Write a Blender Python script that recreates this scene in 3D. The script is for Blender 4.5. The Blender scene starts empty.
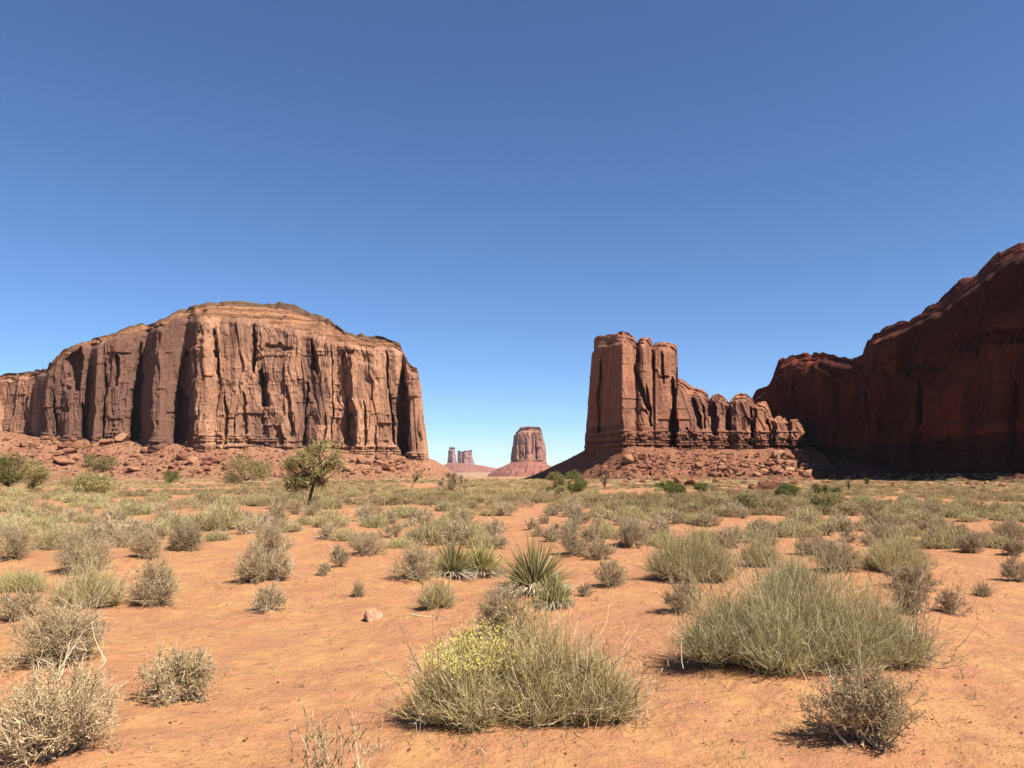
import bpy, bmesh, math, random
import numpy as np
from mathutils import Vector, Matrix
from mathutils.bvhtree import BVHTree

random.seed(7)
RNG = np.random.default_rng(7)
R = math.radians
scene = bpy.context.scene
COL = scene.collection

# ------------------------------------------------------------------ camera, sky, sun, exposure
F_PX, EYE, HORIZON = 770.0, 1.6, 468.0
PITCH = math.atan((HORIZON - 384) / F_PX)
cam_d = bpy.data.cameras.new("camera")
cam_d.sensor_width = 36.0
cam_d.lens = F_PX / 1024 * 36.0
cam_d.clip_start, cam_d.clip_end = 0.05, 90000
cam = bpy.data.objects.new("camera", cam_d)
COL.objects.link(cam)
cam.location = (0, 0, EYE)
cam.rotation_euler = (math.pi / 2 + PITCH, 0, 0)
scene.camera = cam

SUN_EL, SUN_AZ = R(53), R(129)          # azimuth clockwise from +Y: to the right and a little behind the camera
world = bpy.data.worlds.new("World")
scene.world = world
world.use_nodes = True
nt = world.node_tree
bg = nt.nodes["Background"]
sky = nt.nodes.new("ShaderNodeTexSky")
sky.sky_type = 'NISHITA'
sky.sun_disc = False
sky.sun_elevation = SUN_EL
sky.sun_rotation = SUN_AZ
sky.altitude = 2500
sky.air_density = 1.0
sky.dust_density = 0.0
sky.ozone_density = 9.0
nt.links.new(sky.outputs[0], bg.inputs[0])
bg.inputs[1].default_value = 0.055
sun_d = bpy.data.lights.new("sun", 'SUN')
sun_d.energy = 5.0
sun_d.angle = R(0.53)
sun_d.color = (1.0, 0.94, 0.85)
sun = bpy.data.objects.new("sun", sun_d)
COL.objects.link(sun)
sdir = Vector((math.sin(SUN_AZ) * math.cos(SUN_EL), math.cos(SUN_AZ) * math.cos(SUN_EL), math.sin(SUN_EL)))
sun.rotation_euler = sdir.to_track_quat('Z', 'Y').to_euler()
sun.location = (60, -40, 120)
vs = scene.view_settings
vs.view_transform, vs.look, vs.gamma, vs.exposure = 'Standard', 'None', 1.0, 1.46
vs.use_curve_mapping = False
scene.cycles.max_bounces = 6
scene.cycles.volume_bounces = 0

# ------------------------------------------------------------------ helpers
CP, SP = math.cos(PITCH), math.sin(PITCH)


def unit_ray(px, py):
    """Direction (with forward Y = 1) of a sight line; arrays allowed."""
    r = (np.asarray(px, float) - 512) / F_PX
    u = (384 - np.asarray(py, float)) / F_PX
    y = CP - u * SP
    z = SP + u * CP
    return r / y, z / y


def at(px, py, Y):
    """World point seen at a photo position, at ground distance Y."""
    rx, rz = unit_ray(px, py)
    return np.stack(np.broadcast_arrays(rx * Y, np.asarray(Y, float) + 0 * rx, EYE + rz * Y), -1)


def _hash(ix, iy, iz, seed):
    h = (ix.astype(np.int64) * 374761393 + iy.astype(np.int64) * 668265263 + iz.astype(np.int64) * 2147483647 + seed * 1274126177) & 0xFFFFFFFF
    h = ((h ^ (h >> 13)) * 1274126177) & 0xFFFFFFFF
    h = ((h ^ (h >> 16)) * 2246822519) & 0xFFFFFFFF
    h = h ^ (h >> 15)
    return (h & 0xFFFFFF) / float(0xFFFFFF)


def vnoise(x, y, z=0.0, seed=0):
    """Value noise in -1..1."""
    x, y, z = np.broadcast_arrays(np.asarray(x, float), np.asarray(y, float), np.asarray(z, float))
    x0, y0, z0 = np.floor(x), np.floor(y), np.floor(z)
    fx, fy, fz = x - x0, y - y0, z - z0
    s = lambda t: t * t * t * (t * (t * 6 - 15) + 10)
    fx, fy, fz = s(fx), s(fy), s(fz)
    ix, iy, iz = x0.astype(np.int64), y0.astype(np.int64), z0.astype(np.int64)
    r = 0
    for dx in (0, 1):
        for dy in (0, 1):
            for dz in (0, 1):
                w = (fx if dx else 1 - fx) * (fy if dy else 1 - fy) * (fz if dz else 1 - fz)
                r = r + w * _hash(ix + dx, iy + dy, iz + dz, seed)
    return r * 2 - 1


def fbm(x, y, z=0.0, seed=0, octaves=4, gain=0.5):
    a, f, r = 1.0, 1.0, 0
    for k in range(octaves):
        r = r + a * vnoise(np.asarray(x) * f, np.asarray(y) * f, np.asarray(z) * f, seed + 17 * k)
        a *= gain
        f *= 2.03
    return r


def ridged(x, y, z=0.0, seed=0, octaves=3):
    a, f, r = 1.0, 1.0, 0
    for k in range(octaves):
        r = r + a * (1 - 2 * np.abs(vnoise(np.asarray(x) * f, np.asarray(y) * f, np.asarray(z) * f, seed + 31 * k)))
        a *= 0.5
        f *= 2.1
    return r


def sstep(a, b, x):
    t = np.clip((np.asarray(x, float) - a) / (b - a), 0, 1)
    return t * t * (3 - 2 * t)


def mesh_np(name, verts, faces, mat, smooth=False, attr=None):
    """Mesh from an (n,3) array and an (m,k) array of same-sized faces (or list of such arrays)."""
    verts = np.asarray(verts, np.float32).reshape(-1, 3)
    fl = faces if isinstance(faces, list) else [faces]
    fl = [np.asarray(f, np.int32) for f in fl if len(f)]
    me = bpy.data.meshes.new(name)
    me.vertices.add(len(verts))
    me.vertices.foreach_set("co", verts.ravel())
    nl = sum(f.size for f in fl)
    npoly = sum(len(f) for f in fl)
    me.loops.add(nl)
    me.loops.foreach_set("vertex_index", np.concatenate([f.ravel() for f in fl]))
    me.polygons.add(npoly)
    tot = np.concatenate([np.full(len(f), f.shape[1], np.int32) for f in fl])
    st = np.concatenate([[0], np.cumsum(tot)[:-1]]).astype(np.int32)
    me.polygons.foreach_set("loop_start", st)
    if smooth:
        me.polygons.foreach_set("use_smooth", np.ones(npoly, bool))
    if attr is not None:
        a = me.attributes.new("tint", 'FLOAT', 'POINT')
        a.data.foreach_set("value", np.asarray(attr, np.float32))
    me.update(calc_edges=True)
    me.validate()
    if mat:
        me.materials.append(mat)
    return me


def grid_faces(nr, nc):
    i = np.arange(nr * nc).reshape(nr, nc)
    return np.stack([i[:-1, :-1], i[:-1, 1:], i[1:, 1:], i[1:, :-1]], -1).reshape(-1, 4)


def link(name, me, parent=None, loc=None):
    o = bpy.data.objects.new(name, me)
    COL.objects.link(o)
    if loc is not None:
        o.location = loc
    if parent:
        o.parent = parent
    return o


def tag(o, label=None, cat=None, group=None, kind=None):
    for k, v in (("label", label), ("category", cat), ("group", group), ("kind", kind)):
        if v:
            o[k] = v
    return o


def thing(name, label, cat, loc, group=None):
    o = bpy.data.objects.new(name, None)
    COL.objects.link(o)
    o.location = loc
    o.empty_display_size = 0.2
    return tag(o, label, cat, group)


def copy_tree(src, parent=None):
    c = src.copy()
    COL.objects.link(c)
    c.parent = parent
    for k in ("label", "group"):
        if k in c:
            del c[k]
    for ch in KIDS.get(src.name, ()):
        copy_tree(ch, c)
    return c


KIDS = {}


# ------------------------------------------------------------------ materials
ALBEDO, ALBEDO_PLANT = 0.65, 0.74


class NT:
    def __init__(self, name):
        self.m = bpy.data.materials.new(name)
        self.m.use_nodes = True
        self.t = self.m.node_tree
        self.t.nodes.clear()
        self.out = self.t.nodes.new("ShaderNodeOutputMaterial")

    def n(self, kind, **kw):
        nd = self.t.nodes.new(kind)
        for k, v in kw.items():
            if k.startswith("i_"):
                key = k[2:]
                nd.inputs[int(key) if key.isdigit() else key.replace("_", " ")].default_value = v
            else:
                setattr(nd, k, v)
        return nd

    def l(self, a, b):
        self.t.links.new(a, b)

    def ramp(self, fac, stops, interp='LINEAR'):
        nd = self.n("ShaderNodeValToRGB")
        cr = nd.color_ramp
        cr.interpolation = interp
        while len(cr.elements) > 1:
            cr.elements.remove(cr.elements[-1])
        cr.elements[0].position = stops[0][0]
        cr.elements[0].color = (*stops[0][1], 1) if len(stops[0][1]) == 3 else stops[0][1]
        for p, c in stops[1:]:
            e = cr.elements.new(p)
            e.color = (*c, 1)
        self.l(fac, nd.inputs[0])
        return nd.outputs[0]

    def mapped(self, scale, coord="pos"):
        if coord == "pos":
            src = self.n("ShaderNodeNewGeometry").outputs["Position"]
        else:
            src = self.n("ShaderNodeTexCoord").outputs["Object"]
        mp = self.n("ShaderNodeMapping")
        mp.inputs["Scale"].default_value = scale
        self.l(src, mp.inputs["Vector"])
        return mp.outputs[0]

    def noise(self, scale, detail=4, rough=0.55, coord="pos", dist=0.0):
        nd = self.n("ShaderNodeTexNoise", i_Detail=detail, i_Roughness=rough, i_Scale=1.0, i_Distortion=dist)
        self.l(self.mapped(scale, coord), nd.inputs["Vector"])
        return nd.outputs[0]

    def mix(self, fac, a, b, blend='MIX'):
        nd = self.n("ShaderNodeMix", data_type='RGBA', blend_type=blend)
        for sock, v in ((nd.inputs[0], fac), (nd.inputs[6], a), (nd.inputs[7], b)):
            if isinstance(v, (int, float)):
                sock.default_value = v
            elif isinstance(v, tuple):
                sock.default_value = (*v, 1)
            else:
                self.l(v, sock)
        return nd.outputs[2]

    def math(self, op, a, b=0.0):
        nd = self.n("ShaderNodeMath", operation=op)
        for sock, v in ((nd.inputs[0], a), (nd.inputs[1], b)):
            if isinstance(v, (int, float)):
                sock.default_value = v
            else:
                self.l(v, sock)
        return nd.outputs[0]

    def bump(self, h, dist, strength=1.0, prev=None):
        nd = self.n("ShaderNodeBump", i_Strength=strength, i_Distance=dist)
        self.l(h, nd.inputs["Height"])
        if prev is not None:
            self.l(prev, nd.inputs["Normal"])
        return nd.outputs[0]

    def diffuse(self, col, normal=None, rough=0.95):
        b = self.n("ShaderNodeBsdfPrincipled", i_Roughness=rough)
        b.inputs["Specular IOR Level"].default_value = 0.15
        self.l(self.mix(1.0, col, (ALBEDO, ALBEDO, ALBEDO), 'MULTIPLY'), b.inputs["Base Color"])
        if normal is not None:
            self.l(normal, b.inputs["Normal"])
        self.l(b.outputs[0], self.out.inputs["Surface"])
        return b


def rock_material(name, pale, mid, dark, varnish, k=1.0, v_lo=0.44, v_hi=0.6, streak=1.0, bed=1.0):
    """Sandstone: warm body colour, vertical desert varnish streaks, faint bedding. K: metres scale."""
    t = NT(name)
    big = t.noise((0.03 / k, 0.03 / k, 0.02 / k), 4)
    body = t.ramp(big, [(0.32, mid), (0.52, pale), (0.7, mid)])
    fine = t.noise((0.5 / k, 0.5 / k, 0.4 / k), 5, 0.65)
    body = t.mix(t.ramp(fine, [(0.35, (0, 0, 0)), (0.7, (1, 1, 1))]), t.mix(0.35, body, dark), body)
    vn = t.noise((0.085 / k, 0.085 / k, 0.010 / k), 6, 0.62, dist=0.4)
    vm = t.ramp(vn, [(v_lo, (0, 0, 0)), (v_hi, (1, 1, 1))])
    pat = t.n('ShaderNodeAttribute', attribute_name='tint').outputs['Fac']
    body = t.mix(t.ramp(pat, [(0.35, (0, 0, 0)), (1.0, (0.85, 0.85, 0.85))]), body, varnish)
    vn2 = t.noise((0.55 / k, 0.55 / k, 0.022 / k), 4, 0.6)
    vm2 = t.ramp(vn2, [(0.5, (0, 0, 0)), (0.66, (1, 1, 1))])
    body = t.mix(t.math('MULTIPLY', vm, 0.8 * streak), body, varnish)
    body = t.mix(t.math('MULTIPLY', vm2, 0.5 * streak), body, varnish)
    bn = t.noise((0.012 / k, 0.012 / k, 0.42 / k), 5, 0.7)
    bm = t.ramp(bn, [(0.42, (1, 1, 1)), (0.56, (0, 0, 0))])
    body = t.mix(t.math('MULTIPLY', bm, 0.22 * bed), body, dark)
    nrm = t.bump(t.noise((0.35 / k, 0.35 / k, 0.16 / k), 7, 0.68), 2.2 * k, 0.6)
    nrm = t.bump(bn, 0.8 * k, 0.5 * bed, nrm)
    t.diffuse(body, nrm)
    return t.m


M = {}
M["mesa"] = rock_material("mesa_sandstone", (0.53, 0.285, 0.165), (0.45, 0.225, 0.125), (0.20, 0.085, 0.05), (0.125, 0.062, 0.046), v_lo=0.5, v_hi=0.68, streak=0.75, bed=0.6)
M["cap"] = rock_material("cap_sandstone", (0.46, 0.225, 0.11), (0.34, 0.155, 0.078), (0.10, 0.042, 0.025), (0.24, 0.11, 0.07), streak=0.0, bed=3.2)
M["crest"] = rock_material("dark_caprock", (0.20, 0.11, 0.062), (0.14, 0.078, 0.045), (0.035, 0.025, 0.016), (0.09, 0.06, 0.035), streak=0.0, bed=2.0)
M["butte"] = rock_material("butte_sandstone", (0.47, 0.215, 0.115), (0.37, 0.15, 0.078), (0.15, 0.055, 0.033), (0.17, 0.077, 0.056), k=0.7, v_lo=0.42, v_hi=0.6, streak=0.85)
M["ledge"] = rock_material("ledge_sandstone", (0.37, 0.165, 0.092), (0.28, 0.115, 0.064), (0.10, 0.036, 0.022), (0.13, 0.055, 0.04), k=0.5, bed=3.0, streak=0.5)
M["wall"] = rock_material("shaded_red_sandstone", (0.24, 0.047, 0.017), (0.17, 0.032, 0.012), (0.06, 0.012, 0.006), (0.035, 0.009, 0.005), k=0.8, v_lo=0.44, v_hi=0.6, bed=2.2)  # darkened and reddened so the wall's deep shade sits in the colour
M["wall_base"] = rock_material("shaded_ledge_sandstone", (0.08, 0.017, 0.007), (0.055, 0.012, 0.005), (0.025, 0.006, 0.003), (0.02, 0.005, 0.003), k=0.8, bed=2.0)  # near-black, painting in the deepest shade at the wall's foot
M["far"] = rock_material("far_sandstone", (0.42, 0.21, 0.14), (0.36, 0.17, 0.115), (0.20, 0.09, 0.065), (0.26, 0.125, 0.095), k=3.0, streak=0.7)
M["far_hazed"] = rock_material("hazed_far_sandstone", (0.47, 0.27, 0.225), (0.41, 0.23, 0.19), (0.26, 0.135, 0.115), (0.33, 0.18, 0.15), k=4.0, streak=0.5)  # lightened toward mauve: distance haze painted into the rock colour
M["far_slope"] = rock_material("far_slope_soil", (0.34, 0.135, 0.085), (0.30, 0.115, 0.075), (0.19, 0.075, 0.055), (0.24, 0.095, 0.07), k=4.0, streak=0.3, bed=3.0)


def boulder_material(name, a, b, c, per_stone=False):
    t = NT(name)
    oi = t.n("ShaderNodeAttribute", attribute_name="tint").outputs["Fac"] if per_stone else t.n("ShaderNodeObjectInfo").outputs["Random"]
    base = t.ramp(oi, [(0.0, a), (0.5, b), (1.0, c)])
    n = t.noise((3, 3, 3), 5, 0.65, "obj")
    base = t.mix(t.ramp(n, [(0.35, (0, 0, 0)), (0.68, (1, 1, 1))]), t.mix(0.5, base, (0.12, 0.05, 0.03)), base)
    nr = t.bump(t.noise((4, 4, 6), 6, 0.7, "obj"), 0.12, 0.6)
    t.diffuse(base, nr)
    return t.m


M["boulder"] = boulder_material("boulder_stone", (0.36, 0.17, 0.095), (0.26, 0.105, 0.058), (0.19, 0.073, 0.043))
M["rubble"] = boulder_material("rubble_stone", (0.42, 0.22, 0.125), (0.29, 0.125, 0.07), (0.18, 0.07, 0.042), True)
M["pale_boulder"] = boulder_material("pale_boulder_stone", (0.47, 0.255, 0.145), (0.41, 0.215, 0.12), (0.37, 0.18, 0.10))


M["pale_rock"] = boulder_material("pinkish_stone", (0.66, 0.38, 0.235), (0.66, 0.38, 0.235), (0.66, 0.38, 0.235))


def sand_material():
    t = NT("red_sand")
    n1 = t.noise((1.3, 0.9, 1.0), 7, 0.66, dist=0.3)
    col = t.ramp(n1, [(0.30, (0.39, 0.182, 0.090)), (0.46, (0.43, 0.212, 0.095)), (0.60, (0.475, 0.255, 0.100)), (0.76, (0.52, 0.295, 0.112))])
    n2 = t.noise((4.2, 3.0, 3.5), 6, 0.7, dist=0.4)
    col = t.mix(t.ramp(n2, [(0.44, (0, 0, 0)), (0.62, (0.7, 0.7, 0.7))]), col, (0.37, 0.162, 0.09))
    n3 = t.noise((14, 22, 16), 3, 0.7)
    col = t.mix(t.ramp(n3, [(0.35, (0.35, 0.35, 0.35)), (0.5, (0, 0, 0))]), col, (0.35, 0.145, 0.075))
    wide = t.noise((0.03, 0.045, 0.04), 4, 0.6)
    col = t.mix(t.ramp(wide, [(0.42, (0, 0, 0)), (0.64, (0.7, 0.7, 0.7))]), col, (0.38, 0.165, 0.085))
    ln = t.n("ShaderNodeVectorMath", operation='LENGTH')
    t.l(t.n("ShaderNodeNewGeometry").outputs["Position"], ln.inputs[0])
    mr = t.n("ShaderNodeMapRange", i_1=70.0, i_2=320.0)
    t.l(ln.outputs["Value"], mr.inputs[0])
    pl = t.noise((0.02, 0.012, 0.02), 5, 0.65)
    plain = t.ramp(pl, [(0.35, (0.36, 0.165, 0.095)), (0.5, (0.37, 0.22, 0.115)), (0.65, (0.36, 0.285, 0.14))])
    col = t.mix(mr.outputs[0], col, plain)          # farther out the bare sand gives way to soil under sparse dry grass
    nr = t.bump(t.noise((5.0, 5.0, 5), 6, 0.66, dist=0.3), 0.075, 0.9)
    nr = t.bump(t.noise((22, 26, 24), 5, 0.75), 0.014, 0.8, nr)
    t.diffuse(col, nr, 1.0)
    return t.m


def slope_material(name, a, b, c, grass):
    t = NT(name)
    n1 = t.noise((0.07, 0.07, 0.07), 6, 0.65)
    col = t.ramp(n1, [(0.3, a), (0.5, b), (0.7, c)])
    n2 = t.noise((0.9, 0.9, 0.9), 5, 0.75)
    col = t.mix(t.ramp(n2, [(0.40, (0.8, 0.8, 0.8)), (0.55, (0, 0, 0))]), col, (0.17, 0.068, 0.04))
    n4 = t.noise((0.35, 0.35, 0.35), 5, 0.7)
    col = t.mix(t.ramp(n4, [(0.55, (0, 0, 0)), (0.72, (grass, grass, grass))]), col, (0.34, 0.27, 0.12))
    nr = t.bump(t.noise((0.5, 0.5, 0.5), 8, 0.75), 1.4, 0.8)
    t.diffuse(col, nr, 1.0)
    return t.m


M["sand"] = sand_material()
M["talus"] = slope_material("talus_soil", (0.30, 0.13, 0.075), (0.37, 0.175, 0.10), (0.43, 0.235, 0.13), 0.9)
M["talus_shaded"] = slope_material("shaded_talus_stone", (0.05, 0.015, 0.008), (0.07, 0.021, 0.011), (0.10, 0.033, 0.018), 0.1)  # talus under the shaded wall, the shadow's darkness put into its colour
M["talus_red"] = slope_material("red_talus_soil", (0.23, 0.085, 0.048), (0.28, 0.112, 0.062), (0.33, 0.15, 0.085), 0.5)


def plant_material(name, stops, trans=0.22, var=0.25):
    t = NT(name)
    at_ = t.n("ShaderNodeAttribute", attribute_name="tint").outputs["Fac"]
    col = t.ramp(at_, stops)
    oi = t.n("ShaderNodeObjectInfo").outputs["Random"]
    hsv = t.n("ShaderNodeHueSaturation")
    mr = t.n("ShaderNodeMapRange", i_3=(1 - var) * ALBEDO_PLANT, i_4=(1 + var) * ALBEDO_PLANT)
    t.l(oi, mr.inputs[0])
    t.l(mr.outputs[0], hsv.inputs["Value"])
    t.l(col, hsv.inputs["Color"])
    d = t.n("ShaderNodeBsdfDiffuse", i_Roughness=0.9)
    tr = t.n("ShaderNodeBsdfTranslucent")
    t.l(hsv.outputs[0], d.inputs[0])
    t.l(hsv.outputs[0], tr.inputs[0])
    ms = t.n("ShaderNodeMixShader", i_0=trans)
    t.l(d.outputs[0], ms.inputs[1])
    t.l(tr.outputs[0], ms.inputs[2])
    t.l(ms.outputs[0], t.out.inputs["Surface"])
    return t.m


M["broom"] = plant_material("olive_brush", [(0, (0.14, 0.085, 0.038)), (0.25, (0.42, 0.315, 0.13)), (0.65, (0.74, 0.61, 0.29)), (1, (0.92, 0.80, 0.48))], 0.38, 0.12)
M["green_broom"] = plant_material("grey_green_brush", [(0, (0.14, 0.095, 0.042)), (0.25, (0.40, 0.32, 0.14)), (0.65, (0.70, 0.605, 0.30)), (1, (0.90, 0.80, 0.49))], 0.38, 0.12)
M["yellow"] = plant_material("yellow_flower", [(0, (0.62, 0.54, 0.14)), (0.6, (0.74, 0.66, 0.20)), (1, (0.82, 0.74, 0.34))], 0.3)
M["yellow_brush"] = plant_material("yellow_green_brush", [(0, (0.36, 0.29, 0.11)), (0.5, (0.60, 0.51, 0.22)), (1, (0.76, 0.67, 0.36))], 0.42, 0.15)
M["dry_leaf"] = plant_material("dry_grey_leaf", [(0, (0.22, 0.145, 0.078)), (0.4, (0.44, 0.325, 0.175)), (0.8, (0.61, 0.475, 0.275)), (1, (0.74, 0.60, 0.38))], 0.3, 0.15)
M["dry_twig"] = plant_material("dry_pale_twig", [(0, (0.19, 0.12, 0.075)), (0.4, (0.38, 0.28, 0.175)), (0.8, (0.56, 0.44, 0.285)), (1, (0.68, 0.57, 0.40))], 0.0)
M["brown_leaf"] = plant_material("brown_dry_leaf", [(0, (0.20, 0.13, 0.07)), (0.5, (0.37, 0.265, 0.145)), (1, (0.54, 0.41, 0.24))], 0.25)
M["wood"] = plant_material("dark_wood", [(0, (0.06, 0.038, 0.025)), (0.6, (0.12, 0.08, 0.055)), (1, (0.22, 0.16, 0.12))], 0.0)
M["yucca"] = plant_material("yucca_blade", [(0, (0.28, 0.24, 0.085)), (0.5, (0.58, 0.50, 0.20)), (1, (0.84, 0.74, 0.42))], 0.35)
M["dead"] = plant_material("dead_blade", [(0, (0.30, 0.21, 0.13)), (0.5, (0.50, 0.40, 0.27)), (1, (0.68, 0.60, 0.46))], 0.1)
M["juniper"] = plant_material("juniper_leaf", [(0, (0.18, 0.15, 0.055)), (0.5, (0.42, 0.35, 0.14)), (1, (0.60, 0.50, 0.24))], 0.4)
M["green"] = plant_material("green_leaf", [(0, (0.08, 0.09, 0.028)), (0.5, (0.19, 0.195, 0.06)), (1, (0.32, 0.29, 0.11))], 0.3)
M["grass"] = plant_material("dry_grass", [(0, (0.16, 0.10, 0.05)), (0.35, (0.50, 0.365, 0.185)), (0.7, (0.69, 0.515, 0.265)), (0.88, (0.75, 0.61, 0.28)), (1, (0.84, 0.73, 0.35))], 0.35)

# ------------------------------------------------------------------ ground
def gz(x, y):
    """Height of the sandy plain."""
    x, y = np.asarray(x, float), np.asarray(y, float)
    d = np.hypot(x, y)
    z = -0.0115 * np.clip(d - 30, 0, 670)
    z = z - 27.3 * sstep(700, 2600, d)
    z = z + 0.05 * vnoise(x * 0.35, y * 0.35, seed=3) * sstep(3, 8, d) + 0.22 * vnoise(x * 0.06, y * 0.06, seed=4) * sstep(12, 40, d) \
        + 0.022 * fbm(x * 1.8, y * 1.8, seed=6, octaves=3) * (1 - sstep(20, 45, d))
    z = z + 2.5 * vnoise(x * 0.004, y * 0.004, seed=5) * sstep(900, 2000, d)
    return z


MOUNDS = []          # (x, y, radius, height) little sand mounds that gather under shrubs


def ground_z(x, y):
    z = gz(x, y)
    for mx, my, mr, mh in MOUNDS:
        z = z + mh * np.exp(-((x - mx) ** 2 + (y - my) ** 2) / (mr * mr))
    return z


def hit_plane(px, py):
    """Where a sight line first meets the plain (before talus), marching then refining."""
    rx, rz = unit_ray(px, py)
    lo, Y = 1.0, 1.0
    while Y < 60000:
        if EYE + rz * Y < float(gz(rx * Y, Y)):
            break
        lo, Y = Y, Y * 1.01 + 0.01
    for _ in range(30):
        m = 0.5 * (lo + Y)
        if EYE + rz * m < float(gz(rx * m, m)):
            Y = m
        else:
            lo = m
    return float(rx * Y), float(Y)

# shrubs that were picked out one by one: (centre px, base py, width px, height px, look, label)
SHRUBS = [
    (813, 668, 236, 104, "green_broom", "very large grey-green broom-like bush sprawling over the sand beside the yellow-topped bush"),
    (470, 724, 124, 96, "yellow_broom", "olive bush with small yellow flower heads on top, dark shadow on the sand beside it"),
    (562, 724, 136, 122, "broom", "tall dry olive bush grown together with the yellow-flowered bush"),
    (504, 640, 74, 52, "dry", "tangled grey-brown shrub between the double yucca and the yellow-flowered bush"),
    (884, 753, 160, 72, "dry", "pale twiggy shrub with bare crooked stems in front of the very large grey-green bush"),
    (164, 704, 88, 58, "sage", "compact rounded grey-green sage shrub standing alone on open sand"),
    (48, 668, 116, 68, "dry", "wide straw-grey twiggy shrub with a bleached fallen branch lying before it"),
    (38, 766, 150, 94, "dry", "wide pale twiggy shrub cut by the lower corner of the picture"),
    (322, 806, 110, 76, "stalks", "sparse upright dry stalks poking up at the bottom of the frame on bare sand"),
    (83, 606, 66, 46, "broom", "olive shrub with grey dead twigs behind it, just behind the widest straw-grey shrub"),
    (78, 574, 62, 46, "dry", "grey twiggy shrub rising behind the olive shrub by the sandy clearing"),
    (148, 606, 52, 54, "sage", "upright grey shrub with bare dark foot at the edge of the sandy clearing"),
    (266, 612, 40, 32, "dry", "small pale shrub in front of the three stacked grey shrubs, shadow on its side"),
    (252, 583, 46, 38, "dry", "low grey shrub with a dark shadow, middle of the short row on sand"),
    (276, 581, 36, 34, "dry", "narrow grey shrub touching the low grey one in the short row"),
    (268, 559, 50, 36, "dry", "grey shrub farthest up the short row of grey shrubs on sand"),
    (143, 559, 36, 34, "dry", "grey shrub standing behind the upright grey one by the clearing"),
    (181, 551, 42, 32, "sage", "grey shrub with pale lower twigs on the bank of the red sand gap"),
    (214, 530, 58, 24, "broom", "wide low olive shrub on a pale sand bank beyond the red sand gap"),
    (8, 560, 42, 38, "dry", "grey shrub at the frame edge beyond the low yellow-green one"),
    (56, 549, 54, 24, "broom", "low olive shrub with dark foot before a strip of red sand"),
    (14, 592, 58, 28, "yellow_brush", "low yellow-green shrub at the frame edge under the grey one"),
    (14, 622, 62, 30, "dry", "low grey tangle at the frame edge above the wide straw-grey shrub"),
    (93, 534, 26, 18, "dry", "small dark-footed grey shrub just above the red sand strip"),
    (110, 530, 34, 24, "dry", "pale grey shrub beside the small dark-footed one"),
    (322, 576, 20, 15, "dry", "tiny bent dry shrub on a thin stem alone on the sand"),
    (339, 567, 24, 24, "dry", "small upright dry shrub next to the tiny bent one"),
    (358, 597, 18, 16, "sprig", "tiny pale sprig with whitish foot above the loose stone"),
    (437, 608, 34, 36, "broom", "upright dry shrub with a splayed woody base behind the fallen stick"),
    (413, 581, 66, 36, "dry", "broad dark-shadowed grey shrub leaning against the wide yucca clump"),
    (364, 556, 52, 26, "dry", "low pale dry shrub on a sand bank beyond the tiny bent shrub"),
    (611, 587, 38, 30, "dry", "brown dry shrub with greener top beside the double yucca"),
    (585, 597, 22, 14, "dry", "small brown tuft between the double yucca and the brown dry shrub"),
    (697, 580, 94, 46, "broom", "wide olive broom shrub with shaded foot behind the pale twiggy ball"),
    (763, 566, 40, 34, "broom", "upright olive shrub next to the wide olive broom shrub"),
    (686, 613, 38, 42, "dry", "pale twiggy ball shrub leaning by the edge of the very large grey-green bush"),
    (795, 590, 50, 36, "broom", "olive shrub peeking over the top of the very large grey-green bush"),
    (840, 573, 62, 34, "dry", "dry brown-grey shrub behind the very large grey-green bush"),
    (818, 556, 50, 22, "dry", "low dry shrub above the brown-grey one on the flat"),
    (902, 571, 72, 36, "broom", "wide olive shrub rising behind the tangled dry pair"),
    (918, 590, 72, 27, "dry", "tangled dry shrub in front of the wide olive one behind the very large bush"),
    (918, 614, 74, 32, "brown", "sprawling brown dead-looking shrub on open sand by the very large bush"),
    (956, 616, 34, 30, "brown", "small spiky brown shrub beside the sprawling brown one"),
    (985, 597, 22, 14, "sprig", "tiny thin sprig alone on the open red sand"),
    (1020, 582, 32, 28, "dry", "dark grey shrub cut by the frame edge with a long shadow"),
    (975, 553, 40, 20, "dry", "low shrub with a dark shadow at the end of a sand strip"),
    (1018, 556, 28, 18, "sage", "grey-green shrub at the frame edge past the low shrub"),
    (932, 541, 18, 10, "dry", "small dark cushion shrub on the sand strip"),
    (962, 535, 26, 12, "dry", "flat cushion shrub beyond the sand strip"),
    (598, 560, 42, 22, "dry", "low dry shrub beyond the brown one, left of the sandy path"),
    (572, 556, 36, 26, "dry", "grey shrub directly beyond the double yucca"),
    (556, 534, 26, 12, "sage", "small dark cushion shrub on red sand beyond the double yucca"),
    (532, 530, 22, 14, "dry", "rounded shrub on red sand beyond the double yucca"),
    (660, 540, 44, 24, "dry", "grey shrub on the edge of the narrow sandy path"),
    (632, 548, 50, 26, "dry", "wide grey shrub along the narrow sandy path"),
    (470, 540, 40, 20, "broom", "olive shrub behind the wide yucca clump"),
    (425, 545, 44, 24, "broom", "olive shrub behind the dark-shadowed grey shrub"),
    (392, 538, 34, 18, "dry", "grey shrub on the bank before the juniper flat"),
    (330, 527, 44, 18, "broom", "olive shrub at the foot of the juniper tree"),
    (276, 524, 34, 20, "brown", "dark brown dead brush lying beside the juniper trunk"),
]
YUCCAS = [
    (452, 576, 46, 42, "yucca with stiff radiating blades, one half of the wide clump beside the broad grey shrub"),
    (482, 574, 40, 38, "yucca with drooping pale dead leaves, other half of the wide clump nearer the double yucca"),
    (534, 592, 54, 60, "tall yucca with stiff upright blades, taller head of the double yucca"),
    (554, 605, 40, 34, "low yucca head with outward-pointing blades, lower head of the double yucca"),
]
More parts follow.
